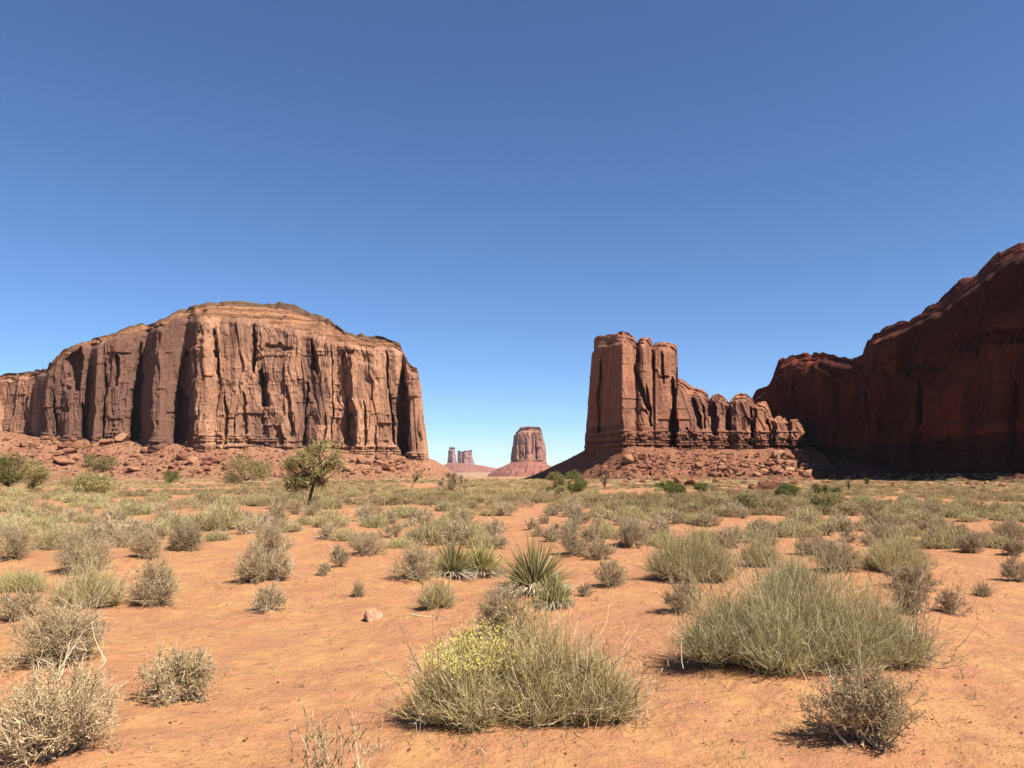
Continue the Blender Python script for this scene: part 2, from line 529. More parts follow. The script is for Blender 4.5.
for px, py, w, h, look, lab in SHRUBS:
    x, y = hit_plane(px, py)
    if y < 25:
        rad = w / F_PX * y * 0.5
        MOUNDS.append((x, y, rad * 1.25 + 0.1, min(0.09, 0.10 * rad + 0.01)))
for px, py, w, h, lab in YUCCAS:
    x, y = hit_plane(px, py)
    MOUNDS.append((x, y, 0.6, 0.08))

az = np.concatenate([np.linspace(-180, -50, 40, endpoint=False), np.linspace(-50, 50, 460), np.linspace(50, 180, 41)[1:]])
rad = [0.02, 0.6, 1.2]
while rad[-1] < 60:
    rad.append(rad[-1] * 1.012 + 0.004)
while rad[-1] < 11000:
    rad.append(rad[-1] * 1.045)
AZ, RAD = np.meshgrid(np.radians(az), np.array(rad))
gx, gy = RAD * np.sin(AZ), RAD * np.cos(AZ)
gv = np.stack([gx, gy, ground_z(gx, gy)], -1)
gfaces = grid_faces(*AZ.shape)[:, ::-1]
ground = link("ground", mesh_np("ground", gv, gfaces, M["sand"], True))
tag(ground, kind="structure")
SURF_V = [gv.reshape(-1, 3)]
SURF_F = [gfaces]

# ------------------------------------------------------------------ cliffs
def cliff(cols, carve=(), nu=800, nt=230, ncap=46, seed=0, amp=1.0, bed_top=0.18, steps=7, back=150.0, flute=1.0, scale=1.0, ragged=1.0, bed=1.0, block=1.0, jag=1.0, rimj=1.6, patina_shade=None, latmax=1.0, bed_py=None, crestj=0.0, rough=1.0, capledge=0.0):
    """A rock face as a grid of points.  COLS rows along the face: (px at foot, foot py, px at rim, rim py, px at crest, crest py,
    distance at foot, distance at rim, setback of the crest).  Rows climb the wall, step back over the cap, and come down behind.
    Returns (points [rows, nu, 3], index of the first cap row, index of the row at the top of the thin-bedded foot)."""
    c = np.array(cols, float)
    key = np.concatenate([[0], np.cumsum(np.maximum(np.hypot(np.diff(c[:, 0]), 0.25 * np.diff(c[:, 6])), 0.5))])
    u = np.linspace(0, key[-1], nu)
    g = [np.interp(u, key, c[:, k]) for k in range(9)]
    pxb, yb, pxr, yr, pxc, yc, Db, Dr, sb = g
    yr = yr + rimj * (0.8 + vnoise(pxr * 0.11, 0 * pxr, seed, seed + 43) + 0.6 * vnoise(pxr * 0.4, 0 * pxr, seed, seed + 44))
    cb = np.floor((pxc + 3 * vnoise(pxc * 0.1, 0 * pxc, seed, seed + 52)) / 11.0)
    cb2 = np.floor((pxc + 2 * vnoise(pxc * 0.2, 0 * pxc, seed, seed + 53)) / 4.3)
    yc = yc + crestj * (1.6 * (_hash(cb, cb * 0, cb * 0, seed + 54) - 0.5) + 0.9 * (_hash(cb2, cb2 * 0, cb2 * 0, seed + 55) - 0.5))
    yr = np.maximum(yr, yc + 1.0)
    X0 = (pxb - 512) / F_PX * Db
    kn = max(5, nu // 60) | 1
    sm = lambda q: np.convolve(np.pad(q, kn // 2, mode='edge'), np.ones(kn) / kn, 'valid')
    tx, ty = np.gradient(sm(X0)), np.gradient(sm(Db))
    tn_ = np.hypot(tx, ty) + 1e-9
    inx, iny = -ty / tn_, np.maximum(tx / tn_, 0.12)       # into the rock, square to the face
    t = np.linspace(-0.1, 1, nt)[:, None]
    px = pxb + (pxr - pxb) * t
    py = yb + (yr - yb) * t
    D = Db + (Dr - Db) * np.clip(t, 0, 1)
    D0 = D.copy()
    jx = 1.6 * vnoise(px * 0.12, py * 0.10, seed, seed + 40) + 0.7 * vnoise(px * 0.5, py * 0.25, seed, seed + 41)
    jx = jx * jag
    for (cx, y0, y1, hw, depth, slant, soft) in carve:
        cc = cx + slant * (py - y0)
        yj = py + 5 * jag * vnoise(px * 0.25, py * 0.08, seed, seed + 42)
        yy = np.clip((yj - y0) / (y1 - y0), 0, 1)
        arch = np.clip(yy / 0.3, 0, 1) ** 0.6
        q = (px + jx * min(1.0, hw / 3) - cc) / (hw * np.maximum(arch, 1e-3))
        m = sstep(-1.25, 0.55, q) ** 1.3 * (1 - sstep(0.82, 1.0, q))      # deepens gently, ends in an abrupt face
        m = m * (yj > y0) * (1 - sstep(0.93, 1.0, (yj - y0) / (y1 - y0))) * (1 - sstep(0.93, 0.985, t))
        D = D + depth * m
    Dc = D.copy()
    P = at(px, py, D)
    X, Z = P[..., 0] / scale, P[..., 2] / scale
    Yd = D / scale
    # vertical fluting, joints, blocks and bedding, in metres of depth
    s = seed * 50.3
    w = X + 0.5 * Yd
    warp = 2.2 * fbm(w * 0.05, Z * 0.03, s, seed, 3)
    d1 = ridged((w + warp) * 0.055, Z * 0.007, s, seed + 1, 3)
    d2 = fbm((w + warp) * 0.22, Z * 0.03, s, seed + 2, 4)
    d3 = fbm(w * 0.9, Z * 0.25, s, seed + 3, 3)
    # joint-bounded blocks: piecewise constant offsets whose width and height ranges vary
    k1 = np.floor((w + 1.6 * warp) / 7.0)
    k2 = np.floor((Z + 9 * _hash(k1, k1 * 0, k1 * 0, seed + 4)) / 24.0)
    b1 = _hash(k1, k2, k1 * 0, seed + 5)
    k3 = np.floor((w + warp) / 2.9 + 0.5)
    k4 = np.floor((Z + 6 * _hash(k3, k3 * 0, k3 * 0, seed + 6)) / 9.0)
    b2 = _hash(k3, k4, k3 * 0, seed + 7)
    # spalled arches: shallow scoops
    sc = np.clip(vnoise((w + warp) * 0.07, Z * 0.035, s, seed + 12) - 0.25, 0, 1) * 5
    tt = np.clip(t, 0, 1)
    bedmask = 1 - sstep(bed_top, bed_top + 0.06, tt + 0.03 * vnoise(w * 0.1, w * 0, 0, seed + 8))
    if bed_py is not None:
        bedmask = sstep(bed_py - 0.8, bed_py + 0.8, py + 1.2 * vnoise(w * 0.12, w * 0, 0, seed + 8))
    k5 = np.floor((Z + 0.35 * vnoise(w * 0.2, Z * 0.1, 0, seed + 9)) / 1.9)
    led = _hash(k5, k5 * 0, k5 * 0, seed + 10) - 0.5 + 0.7 * (_hash(k5, np.floor(w / 3.3 + 7 * _hash(k5, k5 * 0, k5 * 0, 99)), k5 * 0, seed + 11) - 0.5)
    k6 = np.floor((w + 2.2 * warp + 4 * vnoise(Z * 0.06, w * 0.02, s, seed + 45)) / 17.0)
    b3 = _hash(k6, np.floor((Z + 30 * _hash(k6, k6 * 0, k6 * 0, seed + 46)) / 55.0), k6 * 0, seed + 47)
    tiltk = ((w + 2.2 * warp) / 17.0 - np.floor((w + 2.2 * warp) / 17.0) - 0.5) * (_hash(k6, k6 * 0, k6 * 0, seed + 48) - 0.35)
    k7 = np.floor((w + 1.4 * warp) / 5.6 + 0.4 * vnoise(Z * 0.05, w * 0.02, s, seed + 56))
    u7 = (w + 1.4 * warp) / 5.6 + 0.4 * vnoise(Z * 0.05, w * 0.02, s, seed + 56) - k7
    k8 = np.floor((Z + 25 * _hash(k7, k7 * 0, k7 * 0, seed + 57)) / 38.0)
    tilt7 = (u7 - 0.5) * (_hash(k7, k8, k7 * 0, seed + 58) - 0.4) * 3.2
    crack = np.exp(-((np.minimum(u7, 1 - u7) / 0.045) ** 2)) * (_hash(k7, k8, k7 * 0, seed + 59) > 0.55) * 1.7
    disp = flute * (-0.55 * d1 - 0.4 * d2 + 0.8 * sc) - 0.3 * d3 + block * (4.4 * (b3 - 0.5) + 5.0 * tiltk + 2.0 * (b1 - 0.5) + 0.8 * (b2 - 0.5) + tilt7 + crack)
    rough_zone = np.clip(vnoise(w * 0.035, Z * 0.03, s, seed + 49) + 0.15, 0, 1)
    disp = disp + rough * rough_zone * 1.6 * fbm(w * 0.16, Z * 0.13, s, seed + 50, 4)
    PATINA = np.clip(0.55 * b3 + 0.3 * b1 + 0.25 * b2 + 0.35 * vnoise(w * 0.05, Z * 0.02, s, seed + 51), 0, 1)
    if patina_shade is not None:
        PATINA = np.clip(PATINA + np.interp(px, *patina_shade), 0, 1)
    disp = disp * (1 - 0.55 * bedmask) + bedmask * led * 3.2 * bed
    f5 = (Z + 0.35 * vnoise(w * 0.2, Z * 0.1, 0, seed + 9)) / 1.9 - k5
    kj = np.floor(w / 4.2 + 5 * _hash(k5, k5 * 0, k5 * 0, seed + 61))
    fj = w / 4.2 + 5 * _hash(k5, k5 * 0, k5 * 0, seed + 61) - kj
    notch = np.maximum(np.exp(-((f5 - 0.1) / 0.13) ** 2) * (_hash(k5, k5 * 0, k5 * 0, seed + 60) > 0.35), 0.8 * np.exp(-((fj - 0.5) / 0.06) ** 2) * (_hash(kj, k5, k5 * 0, seed + 62) > 0.5))
    disp = disp + bedmask * bed * (2.4 * notch + 1.6 * (_hash(kj, k5, k5 * 0, seed + 63) - 0.5))
    rimsoft = 1 - 0.6 * sstep(0.9, 1.0, tt)
    D = D + amp * scale * disp * rimsoft + amp * scale * (-1.5 * bedmask)
    # rounding of the rim
    D = D + scale * 5.0 * np.clip((tt - 0.95) / 0.05, 0, 1) ** 2
    P = at(px, py, D0)
    lat = (D - Dc) * inx
    lim = latmax * scale * np.minimum(1, np.minimum(np.arange(nu), nu - 1 - np.arange(nu)) / (0.05 * nu))
    P[..., 0] += P[..., 0] / P[..., 1] * (Dc - D0) + lim * np.tanh(lat / np.maximum(lim, 1e-6))
    P[..., 1] += (Dc - D0) + (D - Dc) * iny
    # cap: ledges stepping back to the crest
    rim = P[-1]
    crest = at(pxc, yc, Dr + sb)
    cc = np.linspace(0, 1, ncap + 1)[1:][:, None]
    uu = rim[None, :, 0] / scale
    n = 0.04 * vnoise(uu * 0.05, cc * 4, 0, seed + 20) + 0.02 * vnoise(uu * 0.3, cc * 8, 0, seed + 21)
    ph = (cc + n) * steps
    stair = (np.floor(ph) + sstep(0.62, 1.0, ph - np.floor(ph))) / steps
    fz = np.clip(0.35 * cc + 0.65 * stair, 0, 1) ** 0.85
    rims = np.stack([np.convolve(np.pad(rim[:, j], 20, mode='edge'), np.ones(41) / 41, 'valid') for j in range(3)], -1)
    rims[:, 0] = rim[:, 0]
    bl = sstep(0.0, 0.22, cc)[..., None]
    rimb = rim[None] * (1 - bl) + rims[None] * bl
    fz = fz * (1 - capledge) + capledge * sstep(0.91, 0.94, cc + 0.4 * n)
    cap = rimb + (crest[None] - rimb) * np.stack([cc + 0 * n, cc + 0 * n, fz + 0 * n], -1)
    cap = cap + np.stack([0 * n, 1.3 * scale * fbm(uu * 0.12, cc * 9, 0, seed + 22, 3), ragged * scale * 0.9 * fbm(uu * 0.16, cc * 3, 0, seed + 23, 4) * np.minimum(1, cc * 4)], -1)
    top = cap[-1]
    rows = [P.reshape(nt, nu, 3), cap]
    for f, dz in ((0.3, 0.0), (0.7, -0.12), (1.0, -1.0), (1.02, -1.4)):
        q = top.copy()
        hgt = top[:, 2] - P[0, :, 2]
        q[:, 1] += back * f
        q[:, 0] += back * f * (top[:, 0] / np.maximum(top[:, 1], 1))
        q[:, 2] += dz * hgt - (60 if dz < -1 else 0)
        rows.append(q[None])
    out = np.concatenate(rows, 0)
    pt = np.zeros(out.shape[:2])
    pt[:nt] = PATINA
    pt[nt:] = 0.3 * PATINA[-1]
    return out, nt, int(nt * (bed_top + 0.1 + 0.05) / 1.1), pt


def rows_mesh(name, G, a, b, mat, origin, parent, smooth=True, pat=None):
    sub = G[a:b] - np.array(origin)
    me = mesh_np(name, sub.reshape(-1, 3), grid_faces(sub.shape[0], sub.shape[1]), mat, smooth, pat[a:b].ravel())
    return link(name, me, parent)


def talus(cols, width, seed, mat, nr=90, nu=420, rough=1.0, hump=0.0, sink=1.0):
    """Slope of fallen soil and stone.  COLS: (px, top py, distance at top, extra width)."""
    c = np.array(cols, float)
    u = np.linspace(0, 1, nu)
    key = np.linspace(0, 1, len(c))
    px, py, D, ew = [np.interp(u, key, c[:, k]) for k in range(4)]
    ker = np.ones(15) / 15
    D = np.convolve(np.pad(D, 7, mode='edge'), ker, 'valid')
    top = at(px, py, D)
    r = np.linspace(-0.25, 1.0, nr)[:, None]
    W = width * ew
    rx = top[:, 0] / top[:, 1]
    Y = D - r * W
    X = rx * Y + 6 * np.clip(r, 0, 1) * vnoise(px * 0.03, 0 * px, 0, seed) + 0 * r
    foot = gz(rx * (D - W), D - W) - sink
    rr = np.clip(r, 0, 1)
    prof = (1 - rr) ** 1.35
    Z = foot + (top[:, 2] - foot) * prof + np.clip(-r, 0, 1) * W * 0.1
    env = np.sin(np.pi * np.clip(rr, 0.02, 0.98)) ** 0.6
    Z = Z + env * rough * (1.5 * fbm(X * 0.05, Y * 0.05, 0, seed + 1, 4) + 0.9 * ridged(px * 0.05 + 0 * r, r * 0.5, 0, seed + 3, 3) + 0.35 * fbm(X * 0.6, Y * 0.6, 0, seed + 2, 3))
    G = np.stack([X, Y + 0 * X, Z], -1)
    f = grid_faces(nr, nu)
    SURF_V.append(G.reshape(-1, 3))
    SURF_F.append(f)
    o = link("talus_slope", mesh_np("talus_slope", G, f, mat, True))
    return tag(o, kind="structure")


# --- the broad mesa.  (px foot, py foot, px rim, py rim, px crest, py crest, dist foot, dist rim, setback)
mesa_cols = [(-60, 440, -60, 383, -60, 378, 700, 706, 40), (0, 436, 0, 378.0, 0, 375.0, 690, 694, 18.0), (12, 436, 14, 376.0, 14, 373.0, 684, 690, 18.0), (34, 438, 36, 373.2, 36, 370.2, 680, 686, 18.0), (38, 438, 47, 372.0, 47, 369.0, 652, 660, 18.0), (44, 440, 50, 366.7, 50, 363.7, 638, 648, 18.0), (60, 442, 61, 354.6, 61, 351.5, 634, 644, 20.4), (66, 442, 68, 350.9, 68, 347.7, 628, 640, 21.6), (82, 444, 82, 343.8, 82, 340.6, 628, 640, 21.6), (86, 445, 92, 342.1, 92, 338.8, 640, 646, 22.8), (94, 443, 98, 341.0, 98, 337.7, 616, 630, 24.0), (104, 441, 104, 338.3, 104, 335.0, 622, 632, 24.0), (118, 439, 119, 333.7, 119, 330.3, 620, 632, 24.0), (129, 440, 131, 330.8, 131, 327.4, 624, 634, 25.2), (136, 443, 147, 327.2, 147, 323.7, 636, 638, 25.2), (150, 448, 155, 326.1, 155, 322.0, 590, 612, 25.2), (158, 447, 162, 325.1, 162, 320.2, 588, 610, 26.4), (172, 446, 174, 319.0, 174, 312.6, 600, 612, 27.6), (176, 445, 186, 316.5, 186, 308.0, 612, 612, 30.0), (196, 444, 194, 315.4, 194, 305.4, 576, 598, 33.6), (206, 445, 206, 314.4, 206, 302.4, 570, 594, 36.1), (216, 446, 218, 314.6, 218, 302.0, 580, 600, 40.2), (236, 446, 236, 315.4, 236, 302.0, 578, 598, 43.9), (252, 446, 252, 316.5, 252, 302.1, 582, 602, 46.1), (266, 446, 266, 319.6, 266, 302.4, 582, 600, 49.5), (290, 448, 290, 325.3, 288, 303.7, 576, 596, 54.2), (308, 450, 308, 330.4, 304, 309.4, 580, 598, 57.6), (318, 451, 318, 333.3, 314, 313.1, 572, 592, 56.0), (330, 452, 330, 336.3, 324, 316.9, 574, 592, 52.8), (336, 452, 337, 339.7, 330, 320.7, 584, 596, 48.0), (350, 453, 350, 341.5, 344, 330.0, 570, 588, 40.0), (372, 455, 372, 344.5, 368, 335.9, 572, 588, 28.8), (386, 456, 384, 344.9, 382, 337.6, 576, 590, 19.2), (397, 457, 394, 346.0, 393, 339.8, 578, 590, 14.4), (404, 458, 402, 348.4, 400, 343.0, 584, 594, 11.2), (411, 460, 407, 366, 405, 360, 568, 580, 10), (420, 461, 413, 369, 412, 366, 568, 578, 8), (426.5, 462, 418, 372, 417, 368, 573, 581, 8), (428, 462, 419, 376, 418, 373, 584, 588, 8), (426, 462, 417, 380, 416, 377, 640, 640, 10), (415, 462, 405, 380, 404, 376, 760, 760, 20)]
mesa_carve = [  # centre px, top py, bottom py, half width, depth, slant per py, softness
    (106, 362, 440, 3, 6, -0.05, 0.5), (117.5, 352, 384, 3, 8, -0.04, 0.5), (72, 300, 391, 11, 14, 0, 0.3), (83, 398, 446, 4, 8, -0.03, 0.5),
    (140, 338, 445, 6, 10, -0.06, 0.5), (187, 352, 440, 9, 12, -0.1, 0.5), (213, 325, 376, 2.5, 9, 0.12, 0.5), (182, 388, 446, 9, 8, 0, 0.5), (226, 395, 446, 2.5, 6, 0, 0.5),
    (255.5, 320, 372, 2.8, 12, -0.04, 0.5), (261, 366, 408, 6, 14, 0.1, 0.5), (243, 390, 440, 4, 5, 0, 0.5), (312.5, 342, 372, 3.3, 12, 0.02, 0.4), (308, 380, 450, 1.8, 8, -0.06, 0.5), (286, 385, 440, 4, 5, 0.08, 0.5),
    (331.5, 342, 452, 1.6, 7, 0.0, 0.5), (343, 352, 452, 9, 7, 0.03, 0.4), (347, 392, 440, 4, 8, 0.02, 0.5), (324, 410, 450, 2.5, 5, 0, 0.5), (364, 400, 450, 2, 5, 0, 0.5), (386.5, 345, 392, 1.5, 8, 0.03, 0.5), (389, 390, 446, 1.7, 8, 0.1, 0.5),
    (402.5, 366, 452, 5.2, 22, 0.0, 0.35), (375, 425, 456, 2, 4, 0, 0.5), (56, 392, 442, 2, 6, 0, 0.5), (272, 345, 350, 22, 4, 0, 0.3), (345, 346, 351, 10, 4, 0, 0.3),
]
G, icap, ibed, PAT = cliff(mesa_cols, mesa_carve, nu=1050, nt=270, ncap=60, seed=11, amp=0.95, bed_top=0.05, steps=6, back=220, rimj=1.6, crestj=0.7, capledge=0.13, patina_shade=([0, 35, 45, 130, 190, 200, 290, 312, 318, 340, 430], [-0.2, -0.1, 1.0, 1.0, 0.9, 0.0, 0.15, 0.5, 0.05, -0.1, -0.25]))  # left third raised: desert varnish with the shaded side's darkness painted in
o0 = (-160, 600, -5)
mesa = thing("mesa", "broad flat-topped sandstone mesa with sheer fluted cliffs and a domed layered cap", "mesa", o0)
rows_mesh("cliff_wall", G, 0, icap, M["mesa"], o0, mesa, pat=PAT)
rows_mesh("cap_rock", G, icap - 1, icap + 54, M["cap"], o0, mesa, pat=PAT)
rows_mesh("crest_ledge", G, icap + 53, len(G), M["crest"], o0, mesa, pat=PAT)

# --- the tower with its knobbly ridge
butte_cols = [
    (600, 448, 604, 352, 606, 346, 540, 545, 6), (590, 449, 598, 350, 600, 344, 500, 505, 8),
    (585, 450, 593, 348, 594, 342, 474, 478, 8), (585.5, 450, 593.5, 345, 595, 339, 470, 474, 8), (590, 450, 598, 342, 599, 336, 462, 468, 8), (606, 449, 608, 340, 608, 334.5, 442, 456, 9),
    (618, 448, 617, 338, 617, 333, 424, 442, 10), (623, 448, 623, 337, 622, 332, 418, 438, 10), (630, 448, 630, 340, 629, 334.5, 421, 438, 9), (634.5, 448, 634.5, 343, 634, 337, 425, 440, 8), (637, 448, 637, 348, 637, 343, 424.5, 442, 7), (639.5, 448, 639.5, 343, 639.5, 338.5, 424, 437, 8),
    (643, 448, 642, 341, 642, 336.5, 424, 435, 9), (649, 448, 649, 341, 649, 336.5, 426, 436, 9), (651.8, 448, 651.8, 345, 651.5, 340, 426.5, 438, 8), (653.5, 448, 653.5, 350, 653.5, 345.5, 427, 443, 6), (655.5, 448, 655.5, 346, 655.5, 341.5, 426.5, 437, 8), (662, 448, 662, 345, 662, 341, 428, 436, 9),
    (666, 448, 669, 346, 669, 341.5, 430, 437, 9), (670, 448, 677, 349, 676.5, 344, 436, 439, 8), (671.5, 448, 677.5, 362, 677.5, 357, 440, 444, 6), (674, 448, 674.5, 381, 674.5, 375, 440, 446, 8), (678, 449, 678, 384, 679, 378, 424, 438, 12), (690, 450, 690, 391, 690, 385, 424, 440, 14),
    (704, 450, 704, 396, 704, 391, 428, 442, 12), (708.5, 450, 708, 399, 708, 394, 432, 443, 9), (710, 450, 710, 403, 710, 399, 434, 446, 6), (712, 450, 712, 399, 712, 395, 431, 440, 9), (717, 450, 717, 397, 717, 392.5, 429, 439, 10), (724, 451, 724, 400, 723.5, 395.5, 432, 441, 9),
    (727, 451, 727, 404, 727, 400, 434, 443, 8), (729, 451, 729, 408, 729, 404, 435, 446, 6), (731, 451, 731, 404, 731, 400, 432, 441, 9), (737, 451, 736, 399, 736, 394.5, 429, 439, 11), (748, 451, 748, 398, 748, 394, 431, 441, 11), (752.5, 451, 752, 402, 752, 398, 434, 443, 9), (754.5, 451, 754.5, 409, 754.5, 405, 436, 446, 6), (757, 451, 757, 407, 757, 402.5, 432, 441, 10),
    (766, 450, 766, 407, 766, 403, 431, 441, 11), (770, 449, 770, 416, 770, 411, 434, 442, 9), (774, 449, 773, 425, 773, 421, 438, 443, 8), (776, 448, 776, 422, 776, 418, 430, 437, 14), (786, 448, 785, 421, 785, 417.5, 429, 437, 14), (789, 448, 789, 427, 789, 424, 437, 442, 10), (792, 447, 791.5, 421, 791, 418, 430, 438, 16), (800, 447, 799, 421, 799, 418, 434, 440, 18), (805, 447, 803, 424, 803, 421, 446, 450, 14), (803, 447, 801, 425, 801, 422, 500, 505, 10),
]
butte_carve = [
    (633, 362, 410, 3.2, 7, 0.28, 0.5), (646, 386, 428, 2.4, 5, 0.1, 0.5), (638, 338, 362, 1.8, 6, 0.02, 0.5), (652.5, 343, 372, 1.8, 7, 0, 0.5), (661, 352, 380, 2, 5, 0.06, 0.5),
    (671.5, 374, 436, 4, 9, 0.03, 0.5), (694.5, 398, 430, 5, 9, 0.05, 0.4), (713, 400, 432, 5.5, 9, 0.0, 0.4), (728, 404, 434, 2.5, 8, -0.05, 0.5), (703, 404, 428, 2, 5, 0, 0.5), (752, 398, 436, 2.2, 8, -0.05, 0.5),
    (745, 416, 448, 8, 6, 0, 0.4), (768, 418, 448, 3, 8, 0, 0.4), (775, 420, 448, 2, 6, 0, 0.4), (602, 360, 440, 3, 6, -0.05, 0.5), (686, 430, 448, 10, 2.5, 0, 0.3), (730, 432, 450, 9, 3, 0, 0.3),
    (634, 410, 416, 14, 1.5, 0, 0.3), (657, 371, 375, 12, 3, 0, 0.3),
]
G, icap, ibed, PAT = cliff(butte_cols, butte_carve, nu=820, nt=240, ncap=34, seed=23, amp=0.62, bed_top=0.16, steps=4, back=50, scale=0.8, ragged=1.3, bed=1.5, rimj=1.6, bed_py=431.0, crestj=0.8, rough=0.5, flute=0.55)
o1 = (70, 440, -5)
butte = thing("sandstone_butte", "blocky red sandstone tower trailing a low knobbly ridge on thin ledges", "butte", o1)
rows_mesh("stratified_base", G, 0, ibed + 1, M["ledge"], o1, butte, pat=PAT)
rows_mesh("rock_tower", G, ibed, icap, M["butte"], o1, butte, pat=PAT)
rows_mesh("rounded_top", G, icap - 1, len(G), M["butte"], o1, butte, pat=PAT)

# --- the shaded wall
wall_cols = [
    (745, 462, 745, 410, 745, 404, 540, 540, 10), (752, 462, 752, 404, 752, 399, 500, 504, 12), (757, 462, 756, 396, 756, 391, 492, 498, 14), (768, 463, 768, 393, 768, 387, 484, 492, 16), (772, 463, 773, 384, 773, 377, 478, 488, 16), (778, 464, 779, 368, 779, 361, 474, 486, 18),
    (790, 464, 790, 364, 790, 357, 468, 484, 20), (803, 466, 803, 361, 803, 353.5, 456, 474, 20), (812, 466, 812, 362, 812, 356, 452, 470, 20), (822, 467, 822, 361, 822, 354, 440, 460, 20), (836, 468, 836, 364, 836, 357, 428, 448, 20),
    (850, 470, 850, 368, 850, 360, 414, 436, 20), (860, 471, 860, 366, 862, 357, 400, 424, 20), (866, 472, 867, 350, 868, 340, 384, 408, 18), (874, 473, 874, 343, 874, 333, 374, 398, 20), (893, 474, 893, 333, 893, 323.5, 360, 386, 22), (908, 475, 908, 330, 908, 320, 350, 378, 22),
    (918, 475, 918, 324, 918, 314, 343, 370, 22), (940, 476, 940, 311, 940, 299.5, 330, 358, 24), (960, 477, 960, 297, 960, 284, 320, 346, 26), (976, 477, 976, 288, 976, 275, 312, 338, 26), (990, 478, 990, 275, 990, 261, 304, 330, 28), (1008, 478, 1008, 262, 1008, 247, 296, 322, 28),
    (1024, 479, 1024, 256, 1024, 241, 288, 314, 30), (1050, 480, 1050, 249, 1050, 233, 278, 304, 32), (1078, 481, 1078, 246, 1078, 229, 268, 292, 34), (1110, 481, 1110, 250, 1110, 232, 272, 290, 34), (1250, 481, 1250, 255, 1250, 238, 300, 310, 40),
]
wall_cols = [(a, b_, c_, f_ + 0.45 * (d_ - f_), e_, f_, g_, g_ + 0.55 * (h_ - g_), 0.6 * i_) for a, b_, c_, d_, e_, f_, g_, h_, i_ in wall_cols]
wall_carve = [(905, 360, 372, 40, 4, 0.0, 0.3), (868, 372, 440, 4, 6, 0, 0.5), (1000, 330, 342, 60, 5, 0, 0.3), (880, 420, 470, 14, 6, 0, 0.4), (940, 440, 475, 50, 5, 0, 0.4), (832, 372, 450, 5, 5, 0.05, 0.5), (795, 380, 440, 3, 5, 0.03, 0.5),
              (955, 340, 352, 26, 3, 0, 0.3), (1015, 380, 470, 7, 5, 0, 0.5), (918, 380, 470, 5, 5, 0, 0.5)]
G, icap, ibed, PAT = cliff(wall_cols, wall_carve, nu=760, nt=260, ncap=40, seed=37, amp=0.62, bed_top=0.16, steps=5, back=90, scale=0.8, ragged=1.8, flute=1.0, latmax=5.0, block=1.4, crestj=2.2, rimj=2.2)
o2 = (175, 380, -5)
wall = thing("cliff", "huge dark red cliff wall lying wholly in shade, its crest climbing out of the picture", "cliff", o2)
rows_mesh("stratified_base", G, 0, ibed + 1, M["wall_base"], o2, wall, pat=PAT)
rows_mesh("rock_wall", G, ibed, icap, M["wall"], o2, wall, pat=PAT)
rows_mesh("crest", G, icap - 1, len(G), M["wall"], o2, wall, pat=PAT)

# --- far buttes through the gap
def far_butte(name, label, cols, loc, seed, scale, slope, slope_rows, carve=(), nu=220, nt=90):
    b = thing(name, label, "butte", loc)
    G, icap, ibed, PAT = cliff(cols, carve, nu=nu, nt=nt, ncap=14, jag=0.25, rimj=0.25, seed=seed, amp=0.8, bed_top=0.06, steps=3, back=60 * scale, scale=scale, ragged=0.3)
    fm_ = M["far_hazed"] if loc[1] > 5000 else M["far"]
    rows_mesh("rock_tower", G, 0, icap, fm_, loc, b, pat=PAT)
    rows_mesh("cap_rock", G, icap - 1, len(G), fm_, loc, b, pat=PAT)
    if slope:
        c = np.array(slope, float)
        n = 160
        u = np.linspace(0, 1, n)
        k = np.linspace(0, 1, len(c))
        tpx, tpy, tD, bpx, bpy, bD = [np.interp(u, k, c[:, j]) for j in range(6)]
        r = np.linspace(0, 1, 50)[:, None]
        A, B = at(tpx, tpy, tD), at(bpx, bpy, bD)
        rr = r ** 0.9
        S = A + (B - A) * rr[..., None]
        hz = (1 - r) ** 1.7
        S[..., 2] = B[:, 2] + (A[:, 2] - B[:, 2]) * hz + 0.8 * scale * 3 * fbm(u * 30, r * 3, 0, seed + 60, 4) * np.sin(np.pi * r)
        S[-1, :, 2] -= 3 * scale
        link("talus_skirt", mesh_np("talus_skirt", S - np.array(loc), grid_faces(*S.shape[:2]), M["far_slope"], True), b)
    return b


D1 = 3200.0
far_butte("distant_butte", "lone square-topped butte on a broad sloping cone in the gap beside the tower",
          [(522, 462, 524, 434, 525, 431, D1 + 190, D1 + 190, 10), (513, 463, 515, 434, 517, 432, D1 + 60, D1 + 70, 10), (511, 463, 514.5, 434, 516, 432, D1 + 20, D1 + 30, 10), (517, 462, 518, 431.5, 518.5, 430, D1 - 20, D1, 20), (520, 462, 520, 430, 520, 426.8, D1 - 30, D1, 20), (529, 461, 529, 430, 529, 426.5, D1 - 60, D1 - 20, 20), (533, 462, 533, 430, 533, 427, D1 - 30, D1, 20),
           (540, 463, 539.5, 430, 539.5, 427, D1 - 40, D1 - 10, 20), (541, 463, 540.8, 432, 541, 429, D1 - 20, D1, 20), (545, 465, 543, 440, 543, 438, D1, D1 + 10, 10), (547, 467, 544, 442, 544, 441, D1 + 40, D1 + 40, 10), (540, 466, 538, 440, 538, 437, D1 + 200, D1 + 190, 10)],
          (60, D1, -35), 51, 5.0,
          [(520, 461, D1 + 160, 500, 472, D1 + 500), (512, 462.5, D1 + 50, 474, 482, D1 + 120), (512, 462, D1 - 10, 468, 484, D1 - 60), (529, 460, D1 - 70, 512, 485, D1 - 420), (540, 462, D1 - 50, 548, 485, D1 - 420), (546, 464, D1, 592, 483, D1 - 160), (547, 465, D1 + 60, 604, 480, D1 + 200)], 0,
          carve=[(531, 432, 455, 0.8, 30, 0, 0.5), (536, 435, 460, 0.8, 25, 0, 0.5), (526, 436, 462, 0.7, 20, 0, 0.5), (520, 434, 460, 0.6, 20, 0, 0.5)])
D2 = 7000.0
